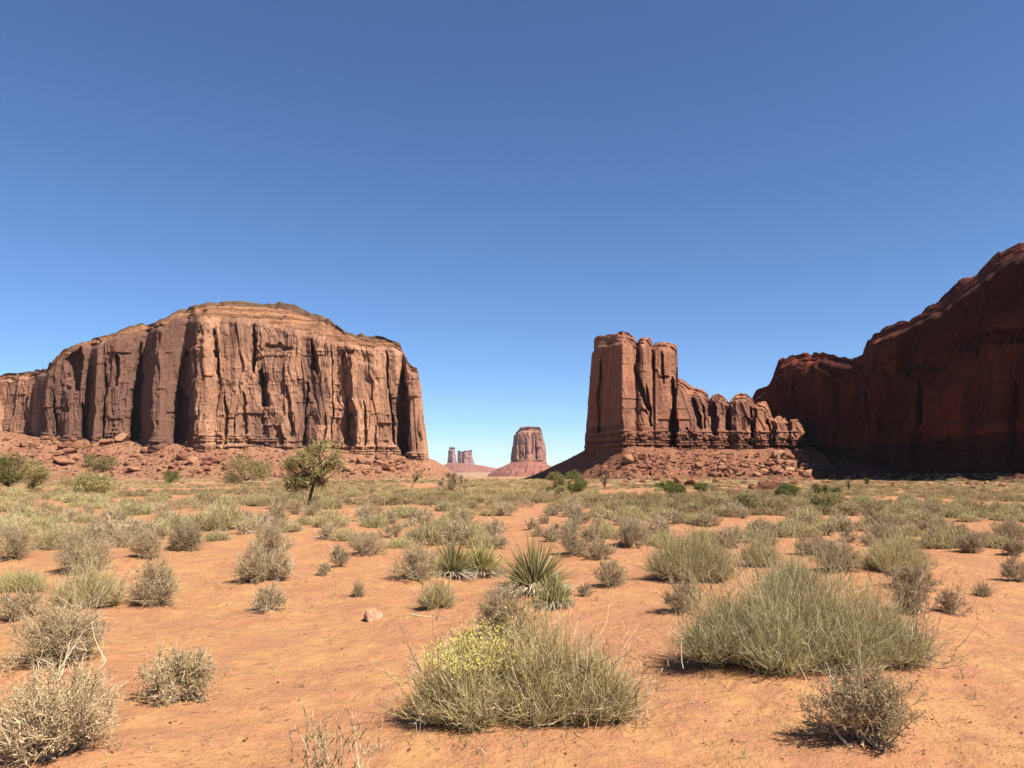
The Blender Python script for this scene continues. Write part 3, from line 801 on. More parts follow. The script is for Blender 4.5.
far_butte("distant_spire", "slender rock spire standing apart beside a castle-like butte far off on the plain",
          [(453, 465.5, 452.5, 450, 452.5, 448, D2 + 90, D2 + 90, 6), (447.6, 465, 448.8, 450, 449.2, 447.6, D2 + 30, D2 + 30, 8), (448.2, 465, 449.1, 449, 449.5, 446.9, D2, D2, 8), (452.5, 465, 452.5, 448.6, 452.5, 447.2, D2 - 30, D2 - 20, 10), (456, 465, 454.9, 449, 454.7, 447.0, D2, D2, 8), (457.5, 465, 455.4, 450, 455.1, 447.8, D2 + 30, D2 + 30, 6), (453, 465.5, 452.5, 450, 452.5, 449, D2 + 95, D2 + 90, 6)],
          (-530, D2, -35), 61, 6.0, None, 0, nu=90)
far_butte("distant_castle_butte", "castle-like flat butte with notched top on a wide low cone far off on the plain",
          [(464, 465.5, 464, 455, 464, 453, D2 + 160, D2 + 160, 6), (457.0, 465, 457.3, 453, 457.5, 451.0, D2 + 40, D2 + 40, 8), (457.4, 465, 457.6, 452.5, 457.8, 450.4, D2, D2, 8), (461, 465, 461, 452.5, 461, 451.2, D2 - 20, D2 - 20, 8), (462, 465, 462, 453, 462, 452, D2, D2, 8), (464, 465, 464, 451.6, 464, 450.6, D2 - 30, D2 - 20, 8),
           (467, 465, 467, 452, 467, 450.8, D2 - 20, D2 - 10, 8), (468.3, 465, 468.3, 451.4, 468.5, 450.4, D2, D2, 8), (472.2, 465, 471.3, 451.3, 471.2, 449.2, D2, D2, 8), (475.2, 465, 472.2, 453, 472.0, 450.0, D2 + 30, D2 + 30, 8), (466, 465.5, 466, 455, 466, 453, D2 + 165, D2 + 160, 6)],
          (-430, D2, -35), 71, 6.0,
          [(460, 463.5, D2 + 150, 440, 470, D2 + 600), (447, 463.5, D2 + 40, 432, 472, D2 + 100), (448, 463, D2 - 20, 420, 475, D2 - 500), (461, 463, D2 - 40, 458, 477, D2 - 900), (472, 464, D2, 520, 475, D2 - 500), (472, 464, D2 + 60, 526, 474, D2 + 200), (464, 464.5, D2 + 170, 490, 470, D2 + 700)], 0, nu=140)

# --- slopes below the near cliffs
T1 = talus([(-130, 430, 690, 2.2), (-60, 432, 680, 2.2), (0, 433, 655, 2.1), (30, 437, 645, 1.9), (70, 441, 628, 1.5), (110, 438, 622, 1.3), (150, 445, 605, 1.1), (200, 444, 585, 1.0), (250, 445, 584, 1.0), (300, 448, 580, 1.0), (350, 451, 574, 1.0), (400, 456, 576, 0.9), (425, 459, 576, 0.8), (436, 463, 590, 0.8), (448, 470, 610, 0.7), (458, 478, 620, 0.6), (470, 483, 640, 0.5)], 80, 81, M["talus"])
T2 = talus([(505, 484, 530, 0.5), (530, 478, 520, 0.5), (545, 472, 512, 0.6), (556, 466, 505, 0.7), (572, 459, 490, 0.85), (585, 452, 476, 1.0), (605, 449, 446, 1.0), (625, 446, 422, 1.0), (660, 448, 426, 1.0), (700, 449, 426, 1.0), (740, 450, 430, 1.0), (780, 448, 432, 1.1), (810, 449, 436, 1.1), (826, 455, 432, 1.0), (836, 466, 430, 0.8)], 58, 91, M["talus_red"])
T3 = talus([(806, 452, 440, 1.0), (818, 452, 436, 1.0), (840, 458, 425, 1.0), (870, 466, 380, 0.8), (910, 470, 352, 0.7), (960, 473, 322, 0.5), (1024, 474, 290, 0.4), (1080, 475, 270, 0.3), (1120, 476, 274, 0.3)], 56, 95, M["talus_shaded"], nu=260)

SV, SF, off = [], [], 0
for v, f in zip(SURF_V, SURF_F):
    SV.append(v)
    SF.append(f + off)
    off += len(v)
BVH = BVHTree.FromPolygons(np.concatenate(SV).tolist(), np.concatenate(SF).tolist())


def spot(px, py):
    """The point of the ground or slopes seen at a photo position."""
    rx, rz = unit_ray(px, py)
    h = BVH.ray_cast(Vector((0, 0, EYE)), Vector((float(rx), 1.0, float(rz))).normalized())
    return h[0]


# ------------------------------------------------------------------ stones
def stone_mesh(name, seed, mat, flat=1.0, n=26, bevel=0.05, crisp=0.75):
    rg = random.Random(seed)
    bm = bmesh.new()
    for _ in range(n):
        v = Vector((rg.gauss(0, 1), rg.gauss(0, 1), rg.gauss(0, 1))).normalized()
        k = max(abs(v.x), abs(v.y), abs(v.z))
        v = v * ((1 - crisp) + crisp * 0.75 / k) * rg.uniform(0.8, 1.0)
        bm.verts.new((v.x * rg.uniform(0.85, 1.1), v.y, v.z * flat))
    r = bmesh.ops.convex_hull(bm, input=bm.verts[:])
    bmesh.ops.delete(bm, geom=list({g for g in r["geom_interior"] + r["geom_unused"] if isinstance(g, bmesh.types.BMVert)}), context='VERTS')
    bmesh.ops.dissolve_limit(bm, angle_limit=R(14), verts=bm.verts[:], edges=bm.edges[:])
    bmesh.ops.bevel(bm, geom=bm.edges[:], offset=bevel, segments=1, affect='EDGES', profile=0.6)
    bmesh.ops.triangulate(bm, faces=bm.faces[:])
    bmesh.ops.subdivide_edges(bm, edges=[e for e in bm.edges if e.calc_length() > 0.3], cuts=1, use_grid_fill=True)
    co = np.array([v.co for v in bm.verts])
    dn = 0.035 * fbm(co[:, 0] * 2.5, co[:, 1] * 2.5, co[:, 2] * 2.5, seed, 3)
    for v, d in zip(bm.verts, dn):
        v.co *= 1 + float(d)
    zmin = min(v.co.z for v in bm.verts)
    for v in bm.verts:
        v.co.z -= zmin + 0.28 * flat
    me = bpy.data.meshes.new(name)
    bm.to_mesh(me)
    bm.free()
    me.materials.append(mat)
    return me


BOULD = [stone_mesh("boulder", s, M["boulder"], random.Random(s).uniform(0.6, 0.95), 22 + s % 9) for s in range(8)]
PALE = [stone_mesh("pale_boulder", 40 + s, M["pale_boulder"], 0.8, 24) for s in range(4)]


def put_stone(px, py, wpx, kind, label, group=None, hscale=1.0, rot=None):
    p = spot(px, py)
    if p is None:
        return None
    me = random.choice(PALE if kind == "pale" else BOULD)
    o = bpy.data.objects.new("boulder", me)
    COL.objects.link(o)
    s = wpx / F_PX * p.y / 2.0
    o.location = p
    o.scale = (s, s * random.uniform(0.8, 1.1), s * hscale)
    o.rotation_euler = (random.uniform(-.25, .25), random.uniform(-.25, .25), random.uniform(0, 6.3) if rot is None else rot)
    return tag(o, label, "boulder", group)


NAMED_STONES = [
    (122, 441, 17, "pale", "pale upright block perched on the slope top under the mesa's dark recess", 1.0),
    (106, 444, 18, "red", "tilted slab leaning beside the pale upright block under the mesa", 0.5),
    (64, 464, 26, "pale", "long orange slab tilted down the slope below the mesa's lower shoulder", 0.45),
    (58, 456, 16, "red", "angular red block above the long orange slab on the slope", 0.6),
    (134, 471, 20, "pale", "broad pale slab at the slope foot beside a dark green bush", 0.4),
    (171, 474, 12, "red", "red-faced block at the slope foot near the dark green bush", 0.7),
    (158, 480, 11, "red", "dark red block with a shaded side lying in yellow grass at the slope foot", 0.7),
    (188, 445, 8, "pale", "small pale cube of rock right at the foot of the mesa's bright buttress", 1.0),
    (347, 470, 12, "pale", "pale block with a dark side on the slope behind the juniper", 0.8),
    (366, 473, 11, "pale", "pale slab beside another on the slope behind the juniper", 0.6),
    (629, 462, 15, "pale", "tall pale boulder standing alone at the slope top below the tower corner", 1.1),
    (643, 459, 13, "red", "red boulder leaning next to the tall pale boulder under the tower", 0.9),
    (640, 468, 11, "red", "squat block just below the tall pale boulder under the tower", 0.8),
    (678, 480, 11, "red", "dark lone block at the slope foot above the green bushes", 0.7),
    (741, 475, 14, "pale", "flat pale boulder at the slope foot below the knobbly ridge, first of a pair", 0.6),
    (757, 476, 13, "pale", "flat pale boulder at the slope foot, second of the pair below the ridge", 0.6),
    (723, 471, 14, "pale", "split pale boulder in the middle heap under the knobbly ridge", 0.8),
    (790, 460, 15, "red", "big shaded red boulder in the heap where the ridge meets the dark cliff", 1.0),
    (790, 472, 15, "pale", "broad pale block in the big heap beside the dark cliff's shadow", 0.7),
    (806, 470, 13, "red", "dark pointed boulder in the big heap at the shadow's edge", 1.1),
    (826, 483, 9, "pale", "bright small boulder on the grass at the tip of the cliff's shadow", 0.8),
    (895, 485, 13, "red", "rounded red boulder in sunlight just before the cliff's shadow", 0.8),
    (884, 484, 7, "pale", "small pale stone beside the rounded red boulder before the cliff's shadow", 0.8),
    (1003, 487, 11, "pale", "bright boulder among a row of stones before the dark cliff", 0.9),
    (972, 489, 9, "red", "squat red boulder in the row of stones before the dark cliff", 0.7),
    (958, 489, 10, "red", "dark low boulder with a shaded side in the row before the dark cliff", 0.6),
    (550, 470, 0, "pale", "", 1),
]
for px, py, w, k, lab, hs in NAMED_STONES:
    if w:
        put_stone(px, py, w, k, lab, None, hs)
put_stone(553, 465, 9, "pale", "orange block on the crest of the slope left of the tower's shadow", None, 0.9)

# heaps: (px, py, spread px, spread py, how many, size range, label, group)
HEAPS = [
    (648, 466, 22, 10, 34, (3, 11), "red boulder in the heap at the foot of the tower", "boulders heaped under the tower"),
    (722, 469, 24, 8, 36, (3, 11), "boulder in the middle heap under the knobbly ridge", "boulders in the heap under the ridge"),
    (785, 466, 32, 11, 70, (4, 15), "angular boulder in the big heap beside the dark cliff", "boulders heaped beside the dark cliff"),
    (607, 474, 22, 6, 14, (3, 7), "small reddish stone on the bare slope left of the tower heap", "stones on the bare slope by the tower"),
    (950, 487, 70, 3, 30, (3, 8), "stone in the sunlit row along the foot of the dark cliff", "stones before the dark cliff"),
    (60, 452, 62, 13, 55, (4, 15), "orange slab scattered on the slope below the mesa's low shoulder", "slabs on the slope under the low shoulder"),
    (200, 461, 85, 11, 80, (3, 13), "angular stone strewn over the slope under the mesa's bright buttress", "stones on the slope under the mesa"),
    (375, 466, 38, 9, 44, (3, 11), "angular stone strewn over the slope behind the juniper", "stones on the slope behind the juniper"),
]
for hx, hy, sx, sy, n, (a, b), lab, grp in HEAPS:
    for _ in range(n):
        put_stone(hx + sx * random.triangular(-1, 1, 0), hy + sy * random.uniform(-1, 1), 1.2 * (a + (b - a) * random.random() ** 2.2), "red" if random.random() < 0.78 else "pale", lab, grp, random.uniform(0.6, 1.0))

# uncountable rubble on the slopes: one object
tv, tf, tt_, off = [], [], [], 0
small = [stone_mesh("rubble_source", 70 + s, M["boulder"], 0.8, 12, 0.03) for s in range(3)]
src = []
for me in small:
    v = np.zeros(len(me.vertices) * 3)
    me.vertices.foreach_get("co", v)
    f = np.array([p.vertices[:] for p in me.polygons if len(p.vertices) == 3])
    src.append((v.reshape(-1, 3), f))
    bpy.data.meshes.remove(me)
for _ in range(6000):
    q = random.random()
    if q < 0.74:
        px, py = 440 - 460 * random.random() ** 0.8, random.uniform(432, 478)
    else:
        cx_, cy_ = random.choice(((640, 463), (722, 466), (785, 464), (700, 462)))
        px, py = random.gauss(cx_, 26), random.gauss(cy_, 9)
    p = spot(px, py)
    if p is None or p.y > 720:
        continue
    v, f = random.choice(src)
    s = random.random() ** 3 * 1.5 + 0.28
    a = random.uniform(0, 6.3)
    ca, sa = math.cos(a), math.sin(a)
    w = v * np.array([s * random.uniform(.8, 1.4), s, s * random.uniform(.5, .9)])
    w = np.stack([w[:, 0] * ca - w[:, 1] * sa, w[:, 0] * sa + w[:, 1] * ca, w[:, 2]], -1) + np.array(p)
    tv.append(w)
    tf.append(f + off)
    tt_.append(np.full(len(w), random.random()))
    off += len(w)
rub = link("rubble", mesh_np("rubble", np.concatenate(tv), np.concatenate(tf), M["rubble"], False, np.concatenate(tt_)))
tag(rub, "small broken stones littering the slopes under the cliffs", "rubble", kind="stuff")

# ------------------------------------------------------------------ plants
class Plant:
    """Collects tapering strips and thin tubes."""
    def __init__(self, seed):
        self.g = np.random.default_rng(seed)
        self.v, self.f, self.t, self.n = [], [], [], 0

    def dirs(self, n, lo, hi, bias=1.0):
        """Unit directions between LO and HI radians from vertical."""
        th = lo + (hi - lo) * self.g.random(n) ** bias
        ph = self.g.random(n) * 2 * np.pi
        return np.stack([np.sin(th) * np.cos(ph), np.sin(th) * np.sin(ph), np.cos(th)], -1)

    def strips(self, P, d, L, W, bend=None, segs=3, tint=None, taper=1.3, tip=0.12, jit=0.0):
        n = len(P)
        L, W = np.broadcast_to(L, n), np.broadcast_to(W, n)
        side = np.cross(d, self.g.normal(size=(n, 3)))
        side /= np.linalg.norm(side, axis=1, keepdims=True) + 1e-9
        s = np.linspace(0, 1, segs + 1)
        pts = P[:, None] + d[:, None] * (L[:, None] * s)[..., None]
        if bend is not None:
            pts = pts + bend[:, None] * (L[:, None] * s ** 2)[..., None]
        if jit:
            pts[:, 1:] += self.g.normal(size=(n, segs, 3)) * jit * L[:, None, None]
        w = W[:, None] * np.maximum(1 - s ** taper, tip) * 0.5
        a = pts - side[:, None] * w[..., None]
        b = pts + side[:, None] * w[..., None]
        V = np.stack([a, b], 2).reshape(-1, 3)
        i = self.n + (np.arange(n)[:, None] * (segs + 1) + np.arange(segs)) * 2
        F = np.stack([i, i + 1, i + 3, i + 2], -1).reshape(-1, 4)
        self.v.append(V)
        self.f.append(F)
        tint = self.g.random(n) if tint is None else np.broadcast_to(tint, n)
        self.t.append(np.repeat(np.clip(tint, 0, 1), (segs + 1) * 2))
        self.n += len(V)
        return pts

    def tubes(self, pts, r0, r1, tint, sides=4):
        """PTS (n, m, 3) polylines -> tapered tubes."""
        n, m, _ = pts.shape
        r0, r1 = np.broadcast_to(r0, n), np.broadcast_to(r1, n)
        d = pts[:, -1] - pts[:, 0]
        d /= np.linalg.norm(d, axis=1, keepdims=True) + 1e-9
        a = np.cross(d, np.where(np.abs(d[:, 2:3]) < 0.9, [[0, 0, 1.0]], [[1.0, 0, 0]]))
        a /= np.linalg.norm(a, axis=1, keepdims=True) + 1e-9
        b = np.cross(d, a)
        s = np.linspace(0, 1, m)
        rad = r0[:, None] + (r1 - r0)[:, None] * s
        ang = np.arange(sides) * 2 * np.pi / sides
        ring = a[:, None, None] * np.cos(ang)[:, None] + b[:, None, None] * np.sin(ang)[:, None]
        V = pts[:, :, None] + ring * rad[..., None, None]
        V = V.reshape(-1, 3)
        base = self.n + (np.arange(n)[:, None, None] * m + np.arange(m - 1)[None, :, None]) * sides
        k = np.arange(sides)
        k2 = (k + 1) % sides
        F = np.stack([base + k, base + k2, base + sides + k2, base + sides + k], -1).reshape(-1, 4)
        self.v.append(V)
        self.f.append(F)
        self.t.append(np.repeat(np.clip(np.broadcast_to(tint, n), 0, 1), m * sides))
        self.n += len(V)

    def arrays(self):
        return np.concatenate(self.v), np.concatenate(self.f), np.concatenate(self.t)

    def mesh(self, name, mat):
        v, f, t = self.arrays()
        return mesh_np(name, v, f, mat, False, t)


def pick(pts, g, n, lo=0.3, hi=1.0):
    """Random points and directions along polylines (n0, m, 3)."""
    i = g.integers(0, len(pts), n)
    s = (lo + (hi - lo) * g.random(n)) * (pts.shape[1] - 1)
    k = np.minimum(s.astype(int), pts.shape[1] - 2)
    fr = (s - k)[:, None]
    A, B = pts[i, k], pts[i, k + 1]
    d = B - A
    return A + (B - A) * fr, d / (np.linalg.norm(d, axis=1, keepdims=True) + 1e-9)


def tilt(d, g, amount, up=0.0):
    q = d + g.normal(size=d.shape) * amount
    q[:, 2] += up
    return q / (np.linalg.norm(q, axis=1, keepdims=True) + 1e-9)


def dome_len(d, rx, ry, h, g, lo=0.78):
    """Length of rays from the origin to a half ellipsoid, a little ragged."""
    L = 1 / np.sqrt((d[:, 0] / rx) ** 2 + (d[:, 1] / ry) ** 2 + (d[:, 2] / h) ** 2)
    return L * (lo + (1 - lo) * g.random(len(d)))


def lumps(P, g, n=9, depth=0.22):
    """Uneven outline: factor per point from random directions."""
    c = g.normal(size=(n, 3))
    c /= np.linalg.norm(c, axis=1, keepdims=True)
    q = P / (np.linalg.norm(P, axis=1, keepdims=True) + 1e-9)
    m = np.max(np.exp(-((q[:, None] - c[None]) ** 2).sum(-1) / 0.25), 1)
    return 1 - depth + depth * m


def make_broom(seed, rx, ry, h, n, w, flowers=False, lobes=None):
    """Broom-like shrub: thousands of fine wands in several overlapping lobes. Returns (foliage, woody base, flowers) Plants."""
    a, b, fl = Plant(seed), Plant(seed + 1), None
    g = a.g
    if lobes is None:       # (x, y, radius x, radius y, height) as shares of rx, ry, rx, ry, h
        lobes = [(0, 0, 0.62, 0.62, 0.96)]
        for i in range(6):
            an = i * 1.047 + g.random() * 0.9
            o = 0.42 + 0.16 * g.random()
            lobes.append((math.cos(an) * o, math.sin(an) * o, 0.42 + 0.14 * g.random(), 0.42 + 0.14 * g.random(), 0.5 + 0.38 * g.random()))
    vol = np.array([l[2] * l[3] * l[4] for l in lobes]) ** 0.8
    k = g.choice(len(lobes), n, p=vol / vol.sum())
    LB = np.array(lobes)[k] * np.array([rx, ry, rx, ry, h])
    d = a.dirs(n, 0.0, 1.5, 0.72)
    P = LB[:, :2] + g.normal(size=(n, 2)) * 0.16 * LB[:, 2:4]
    P = np.concatenate([P, np.zeros((n, 1))], 1)
    L = 1 / np.sqrt((d[:, 0] / LB[:, 2]) ** 2 + (d[:, 1] / LB[:, 3]) ** 2 + (d[:, 2] / LB[:, 4]) ** 2)
    L = L * (0.55 + 0.45 * g.random(n) ** 0.7) * (0.9 + 0.22 * vnoise(d[:, 0] * 3 + k, d[:, 1] * 3, d[:, 2] * 3, seed))
    bend = np.zeros((n, 3))
    bend[:, 2] = 0.06 + 0.26 * (1 - d[:, 2])
    bend += g.normal(size=(n, 3)) * 0.07
    panel = vnoise(P[:, 0] * 4, P[:, 1] * 4, d[:, 2] * 2, seed + 3)
    tn = 0.05 + 0.5 * g.random(n) + 0.15 * panel
    pts = a.strips(P, d, L, w, bend, 4, tn, 2.2, 0.25, 0.016)
    m = int(n * 5)
    q, qd = pick(pts, g, m, 0.4, 1.0)
    qd = tilt(qd, g, 0.48, 0.10)
    bl = np.zeros((m, 3))
    bl[:, 2] = 0.2
    a.strips(q, qd, (0.05 + 0.09 * g.random(m)) * h * 1.3, w * 0.95, bl, 2, np.where(g.random(m) < 0.14, 0.08, 0.3 + 0.7 * g.random(m)), 1.8, 0.3)
    # woody base: bare crooked stems near the ground
    mb = 130
    kk = b.g.integers(0, len(lobes), mb)
    base = np.array(lobes)[kk, :2] * np.array([rx, ry]) + b.g.normal(size=(mb, 2)) * 0.2 * np.array([rx, ry])
    b.strips(np.concatenate([base, np.full((mb, 1), 0.01)], 1), b.dirs(mb, 0.3, 1.5), h * (0.2 + 0.3 * b.g.random(mb)), w * 2, np.tile([0, 0, 0.15], (mb, 1)), 5, 0.6 * b.g.random(mb), 3, 0.4, 0.06)
    md = int(n * 0.05)
    kk = b.g.integers(0, len(lobes), md)
    base = np.array(lobes)[kk, :2] * np.array([rx, ry]) + b.g.normal(size=(md, 2)) * 0.15 * np.array([rx, ry])
    dd = b.dirs(md, 0.1, 1.45)
    ps = b.strips(np.concatenate([base, np.full((md, 1), 0.01)], 1), dd, h * (0.6 + 0.45 * b.g.random(md)) * np.array(lobes)[kk, 4], w * 1.5, np.tile([0, 0, 0.1], (md, 1)), 6, b.g.random(md), 3, 0.35, 0.04)
    q2, qd2 = pick(ps, b.g, md * 4, 0.5, 1.0)
    b.strips(q2, tilt(qd2, b.g, 0.5, 0.1), h * (0.05 + 0.1 * b.g.random(md * 4)), w * 0.9, None, 3, b.g.random(md * 4), 3, 0.3, 0.06)
    if flowers:
        fl = Plant(seed + 2)
        tips = pts[:, -1]
        lim = 0.5 * h * (1 - 0.3 * (tips[:, 0] / rx) ** 2)
        sel = tips[(tips[:, 2] > lim) & (vnoise(tips[:, 0] * 5, tips[:, 1] * 5, 0, seed + 9) > -0.35)]
        sel = np.repeat(sel, 9, 0) + fl.g.normal(size=(len(sel) * 9, 3)) * np.array([0.028, 0.028, 0.02]) + np.array([0, 0, 0.012])
        fl.strips(sel, fl.dirs(len(sel), 0, 1.3), 0.009 + 0.008 * fl.g.random(len(sel)), 0.0075, None, 1, None, 3, 0.7)
    return a, b, fl


def make_dry(seed, rx, ry, h, n0=26, leaf=5000, w=0.004, fine=1.0):
    """Twiggy shrub: crooked branching stems, many fine twigs, tiny leaves. Returns (twigs+leaves, woody stems)."""
    a, b = Plant(seed), Plant(seed + 1)
    g = a.g
    d = b.dirs(n0, 0.1, 1.4, 0.8)
    L = dome_len(d, rx, ry, h, g, 0.5) * 0.8
    s = np.linspace(0, 1, 6)
    pts = np.zeros((n0, 6, 3))
    pts += g.normal(size=(n0, 1, 3)) * np.array([0.1, 0.1, 0]) * rx
    pts = pts + d[:, None] * (L[:, None] * s)[..., None]
    pts[..., 2] += 0.12 * h * (s ** 2)
    pts[:, 1:] += g.normal(size=(n0, 5, 3)) * 0.05 * L[:, None, None]
    pts[..., 2] = np.maximum(pts[..., 2], 0.01)
    b.tubes(pts, 0.008 * max(rx, .35) / 0.4, 0.003, 0.2 + 0.6 * g.random(n0))
    n1 = n0 * 9
    q, qd = pick(pts, g, n1, 0.25, 1.0)
    qd = tilt(qd, g, 0.55, 0.15)
    L1 = (0.22 + 0.25 * g.random(n1)) * h
    p1 = b.strips(q, qd, L1, w * 1.3, np.tile([0, 0, 0.12], (n1, 1)), 4, 0.3 + 0.7 * g.random(n1), 3, 0.4, 0.05)
    n2 = int(n1 * 11 * fine)
    q, qd = pick(p1, g, n2, 0.2, 1.0)
    qd = tilt(qd, g, 0.6, 0.2)
    L2 = (0.07 + 0.12 * g.random(n2)) * h
    # trim twigs to an uneven dome
    r = np.sqrt((q[:, 0] / rx) ** 2 + (q[:, 1] / ry) ** 2 + (q[:, 2] / h) ** 2)
    keep = r < 0.97 * lumps(q, g, 10, 0.2)
    q, qd, L2 = q[keep], qd[keep], L2[keep]
    q[:, 2] = np.maximum(q[:, 2], 0.005)
    p2 = a.strips(q, qd, L2, w * 0.9, None, 3, 0.3 + 0.7 * g.random(len(q)), 3, 0.3, 0.07)
    if leaf:
        q, qd = pick(p2, g, leaf, 0.1, 1.0)
        a.strips(q, tilt(qd, g, 0.7, 0.2), 0.009 + 0.011 * g.random(leaf), 0.005, None, 1, None, 2.5, 0.5)
    return a, b


def make_yucca(seed, r, n=150):
    a, b = Plant(seed), Plant(seed + 1)
    g = a.g
    d = a.dirs(n, 0.0, 1.5, 0.75)
    L = r * (0.55 + 0.45 * g.random(n)) * (1.15 - 0.25 * np.arccos(np.clip(d[:, 2], -1, 1)) / 1.5)
    bend = g.normal(size=(n, 3)) * 0.06
    P = np.tile([0, 0, 0.10 * r], (n, 1)) + d * 0.03
    a.strips(P, d, L, 0.014, bend, 4, None, 2.4, 0.04)
    # second, crossed strip gives each stiff blade a keel
    a.strips(P, d, L * 0.98, 0.011, bend, 4, None, 2.4, 0.04)
    m = int(n * 0.8)
    d2 = b.dirs(m, 1.2, 2.0)
    d2[:, 2] = -np.abs(d2[:, 2]) * 0.5 + 0.12
    b.strips(np.tile([0, 0, 0.2 * r], (m, 1)), d2, r * (0.55 + 0.4 * b.g.random(m)), 0.018, np.tile([0, 0, -0.2], (m, 1)), 4, None, 2, 0.1, 0.02)
    return a, b


# names and words per look
LOOK = {
    "broom": ("olive_shrub", "shrub", "olive"), "green_broom": ("grey_green_shrub", "shrub", "grey-green"), "yellow_broom": ("yellow_flowered_shrub", "shrub", "yellow-topped"),
    "yellow_brush": ("yellow_green_shrub", "shrub", "yellow-green"), "dry": ("dry_shrub", "shrub", "grey-brown"), "sage": ("sage_shrub", "shrub", "grey-green"),
    "brown": ("dead_shrub", "shrub", "brown"), "stalks": ("dry_stalk_plant", "plant", "straw-coloured"), "sprig": ("dry_sprig", "plant", "pale"),
}


BIG_LOBES = [(-0.58, 0.30, 0.40, 0.5, 0.76), (-0.16, 0.05, 0.50, 0.6, 1.0), (0.25, -0.05, 0.48, 0.55, 0.90), (0.55, -0.35, 0.42, 0.45, 0.66), (0.70, -0.5, 0.30, 0.4, 0.42), (-0.74, 0.32, 0.26, 0.4, 0.42), (0.0, 0.5, 0.5, 0.5, 0.9), (-0.3, -0.35, 0.45, 0.4, 0.55), (0.2, -0.5, 0.4, 0.4, 0.5)]

YELLOW_LOBES = [(-0.05, 0, 0.74, 0.74, 1.0), (0.4, 0.1, 0.56, 0.6, 0.92), (-0.44, 0, 0.54, 0.6, 0.84), (0, -0.4, 0.62, 0.5, 0.72), (-0.1, 0.45, 0.6, 0.5, 0.9)]
SIDE_LOBES = [(-0.38, 0.1, 0.52, 0.6, 1.0), (0.0, 0, 0.6, 0.6, 0.88), (0.40, -0.1, 0.52, 0.6, 0.66), (0.62, -0.1, 0.38, 0.5, 0.42), (-0.3, -0.35, 0.5, 0.45, 0.7)]


def shrub_parts(look, seed, rx, ry, h, near, lobes=None):
    """[(part name, mesh)] for one shrub of real size."""
    q = 1.0 if near else 0.4
    w = 0.0034 if near else 0.008
    if look in ("broom", "green_broom", "yellow_broom", "yellow_brush"):
        area = rx * h / 0.22
        a, b, fl = make_broom(seed, rx, ry, h, int(np.clip(1900 * area * q, 260, 7000)), w, look == "yellow_broom", lobes)
        fm = {"broom": "broom", "green_broom": "green_broom", "yellow_broom": "broom", "yellow_brush": "yellow_brush"}[look]
        nf = sum(len(f) for f in a.f)
        if fl:
            for f in fl.f:
                a.f.append(f + a.n)
            a.v += fl.v
            a.t += fl.t
        fo = a.mesh("foliage", M[fm])
        if fl:
            fo.materials.append(M["yellow"])
            mi = np.zeros(len(fo.polygons), np.int32)
            mi[nf:] = 1
            fo.polygons.foreach_set("material_index", mi)
        return [("foliage", fo), ("woody_base", b.mesh("woody_base", M["dry_twig"]))]
    if look in ("dry", "sage", "brown"):
        area = rx * h / 0.15
        n0 = int(np.clip(24 * area ** 0.7 * (1 if near else 0.6), 10, 60))
        leaf = int(np.clip({"dry": 6500, "sage": 11000, "brown": 5000}[look] * area * (1 if near else 0.25), 300, 22000))
        a, b = make_dry(seed, rx, ry, h, n0, leaf, w, 1.0 if near else 0.6)
        return [("foliage", a.mesh("foliage", M["dry_leaf" if look != "brown" else "brown_leaf"])), ("woody_stem", b.mesh("woody_stem", M["dry_twig"]))]
    if look == "stalks":
        a, b = Plant(seed), Plant(seed + 1)
        n = 26
        d = b.dirs(n, 0.05, 0.5)
        p = b.strips(b.g.normal(size=(n, 3)) * np.array([rx * .35, ry * .35, 0]), d, h * (0.6 + 0.4 * b.g.random(n)), 0.006, None, 5, None, 3, 0.4, 0.03)
        q_, qd = pick(p, a.g, 900, 0.3, 1.0)
        a.strips(q_, tilt(qd, a.g, 0.4, 0.3), 0.012 + 0.02 * a.g.random(900), 0.006, None, 1, None, 2.5, 0.5)
        return [("seed_head", a.mesh("seed_head", M["dry_leaf"])), ("stalk", b.mesh("stalk", M["dry_twig"]))]
    a = Plant(seed)
    n = 240
    d = a.dirs(n, 0, 1.1)
    a.strips(a.g.normal(size=(n, 3)) * np.array([rx * .2, ry * .2, 0]), d, dome_len(d, rx, ry, h, a.g, 0.5), 0.006, np.tile([0, 0, .15], (n, 1)), 4, None, 2, 0.2)
    q_, qd = pick(a.v[0].reshape(n, 5, 2, 3)[:, :, 0], a.g, 600, 0.3, 1)
    a.strips(q_, tilt(qd, a.g, 0.6, 0.1), 0.02, 0.006, None, 1, None, 2, 0.4)
    return [("foliage", a.mesh("foliage", M["dry_leaf"]))]


for k, (px, py, w, h, look, lab) in enumerate(SHRUBS):
    p = spot(px, min(py, 767)) if py <= 767 else None
    if p is None:
        x, y = hit_plane(px, py)
        p = Vector((x, y, float(ground_z(np.array(x), np.array(y)))))
    m = p.y / F_PX
    name, cat, _c = LOOK[look]
    t = thing(name, lab, cat, (p.x, p.y, p.z - 0.01))
    rx = w * m * (0.56 if k else 0.52)
    ry = rx * (0.8 if k else 0.62)
    t.location.y += ry * 0.35
    t.location.z = float(ground_z(np.array(p.x), np.array(t.location.y))) - 0.012 if p.y < 60 else p.z
    t.rotation_euler[2] = random.uniform(-0.3, 0.3)
    for nm, me in shrub_parts(look, 1000 + 11 * k, rx, ry, h * m * ((1.18, 1.1, 1.1)[k] if k < 3 else 1.25 if 'broom' in look else 1.08), p.y < 16, {0: BIG_LOBES, 1: YELLOW_LOBES, 2: SIDE_LOBES}.get(k)):
        link(nm, me, t)

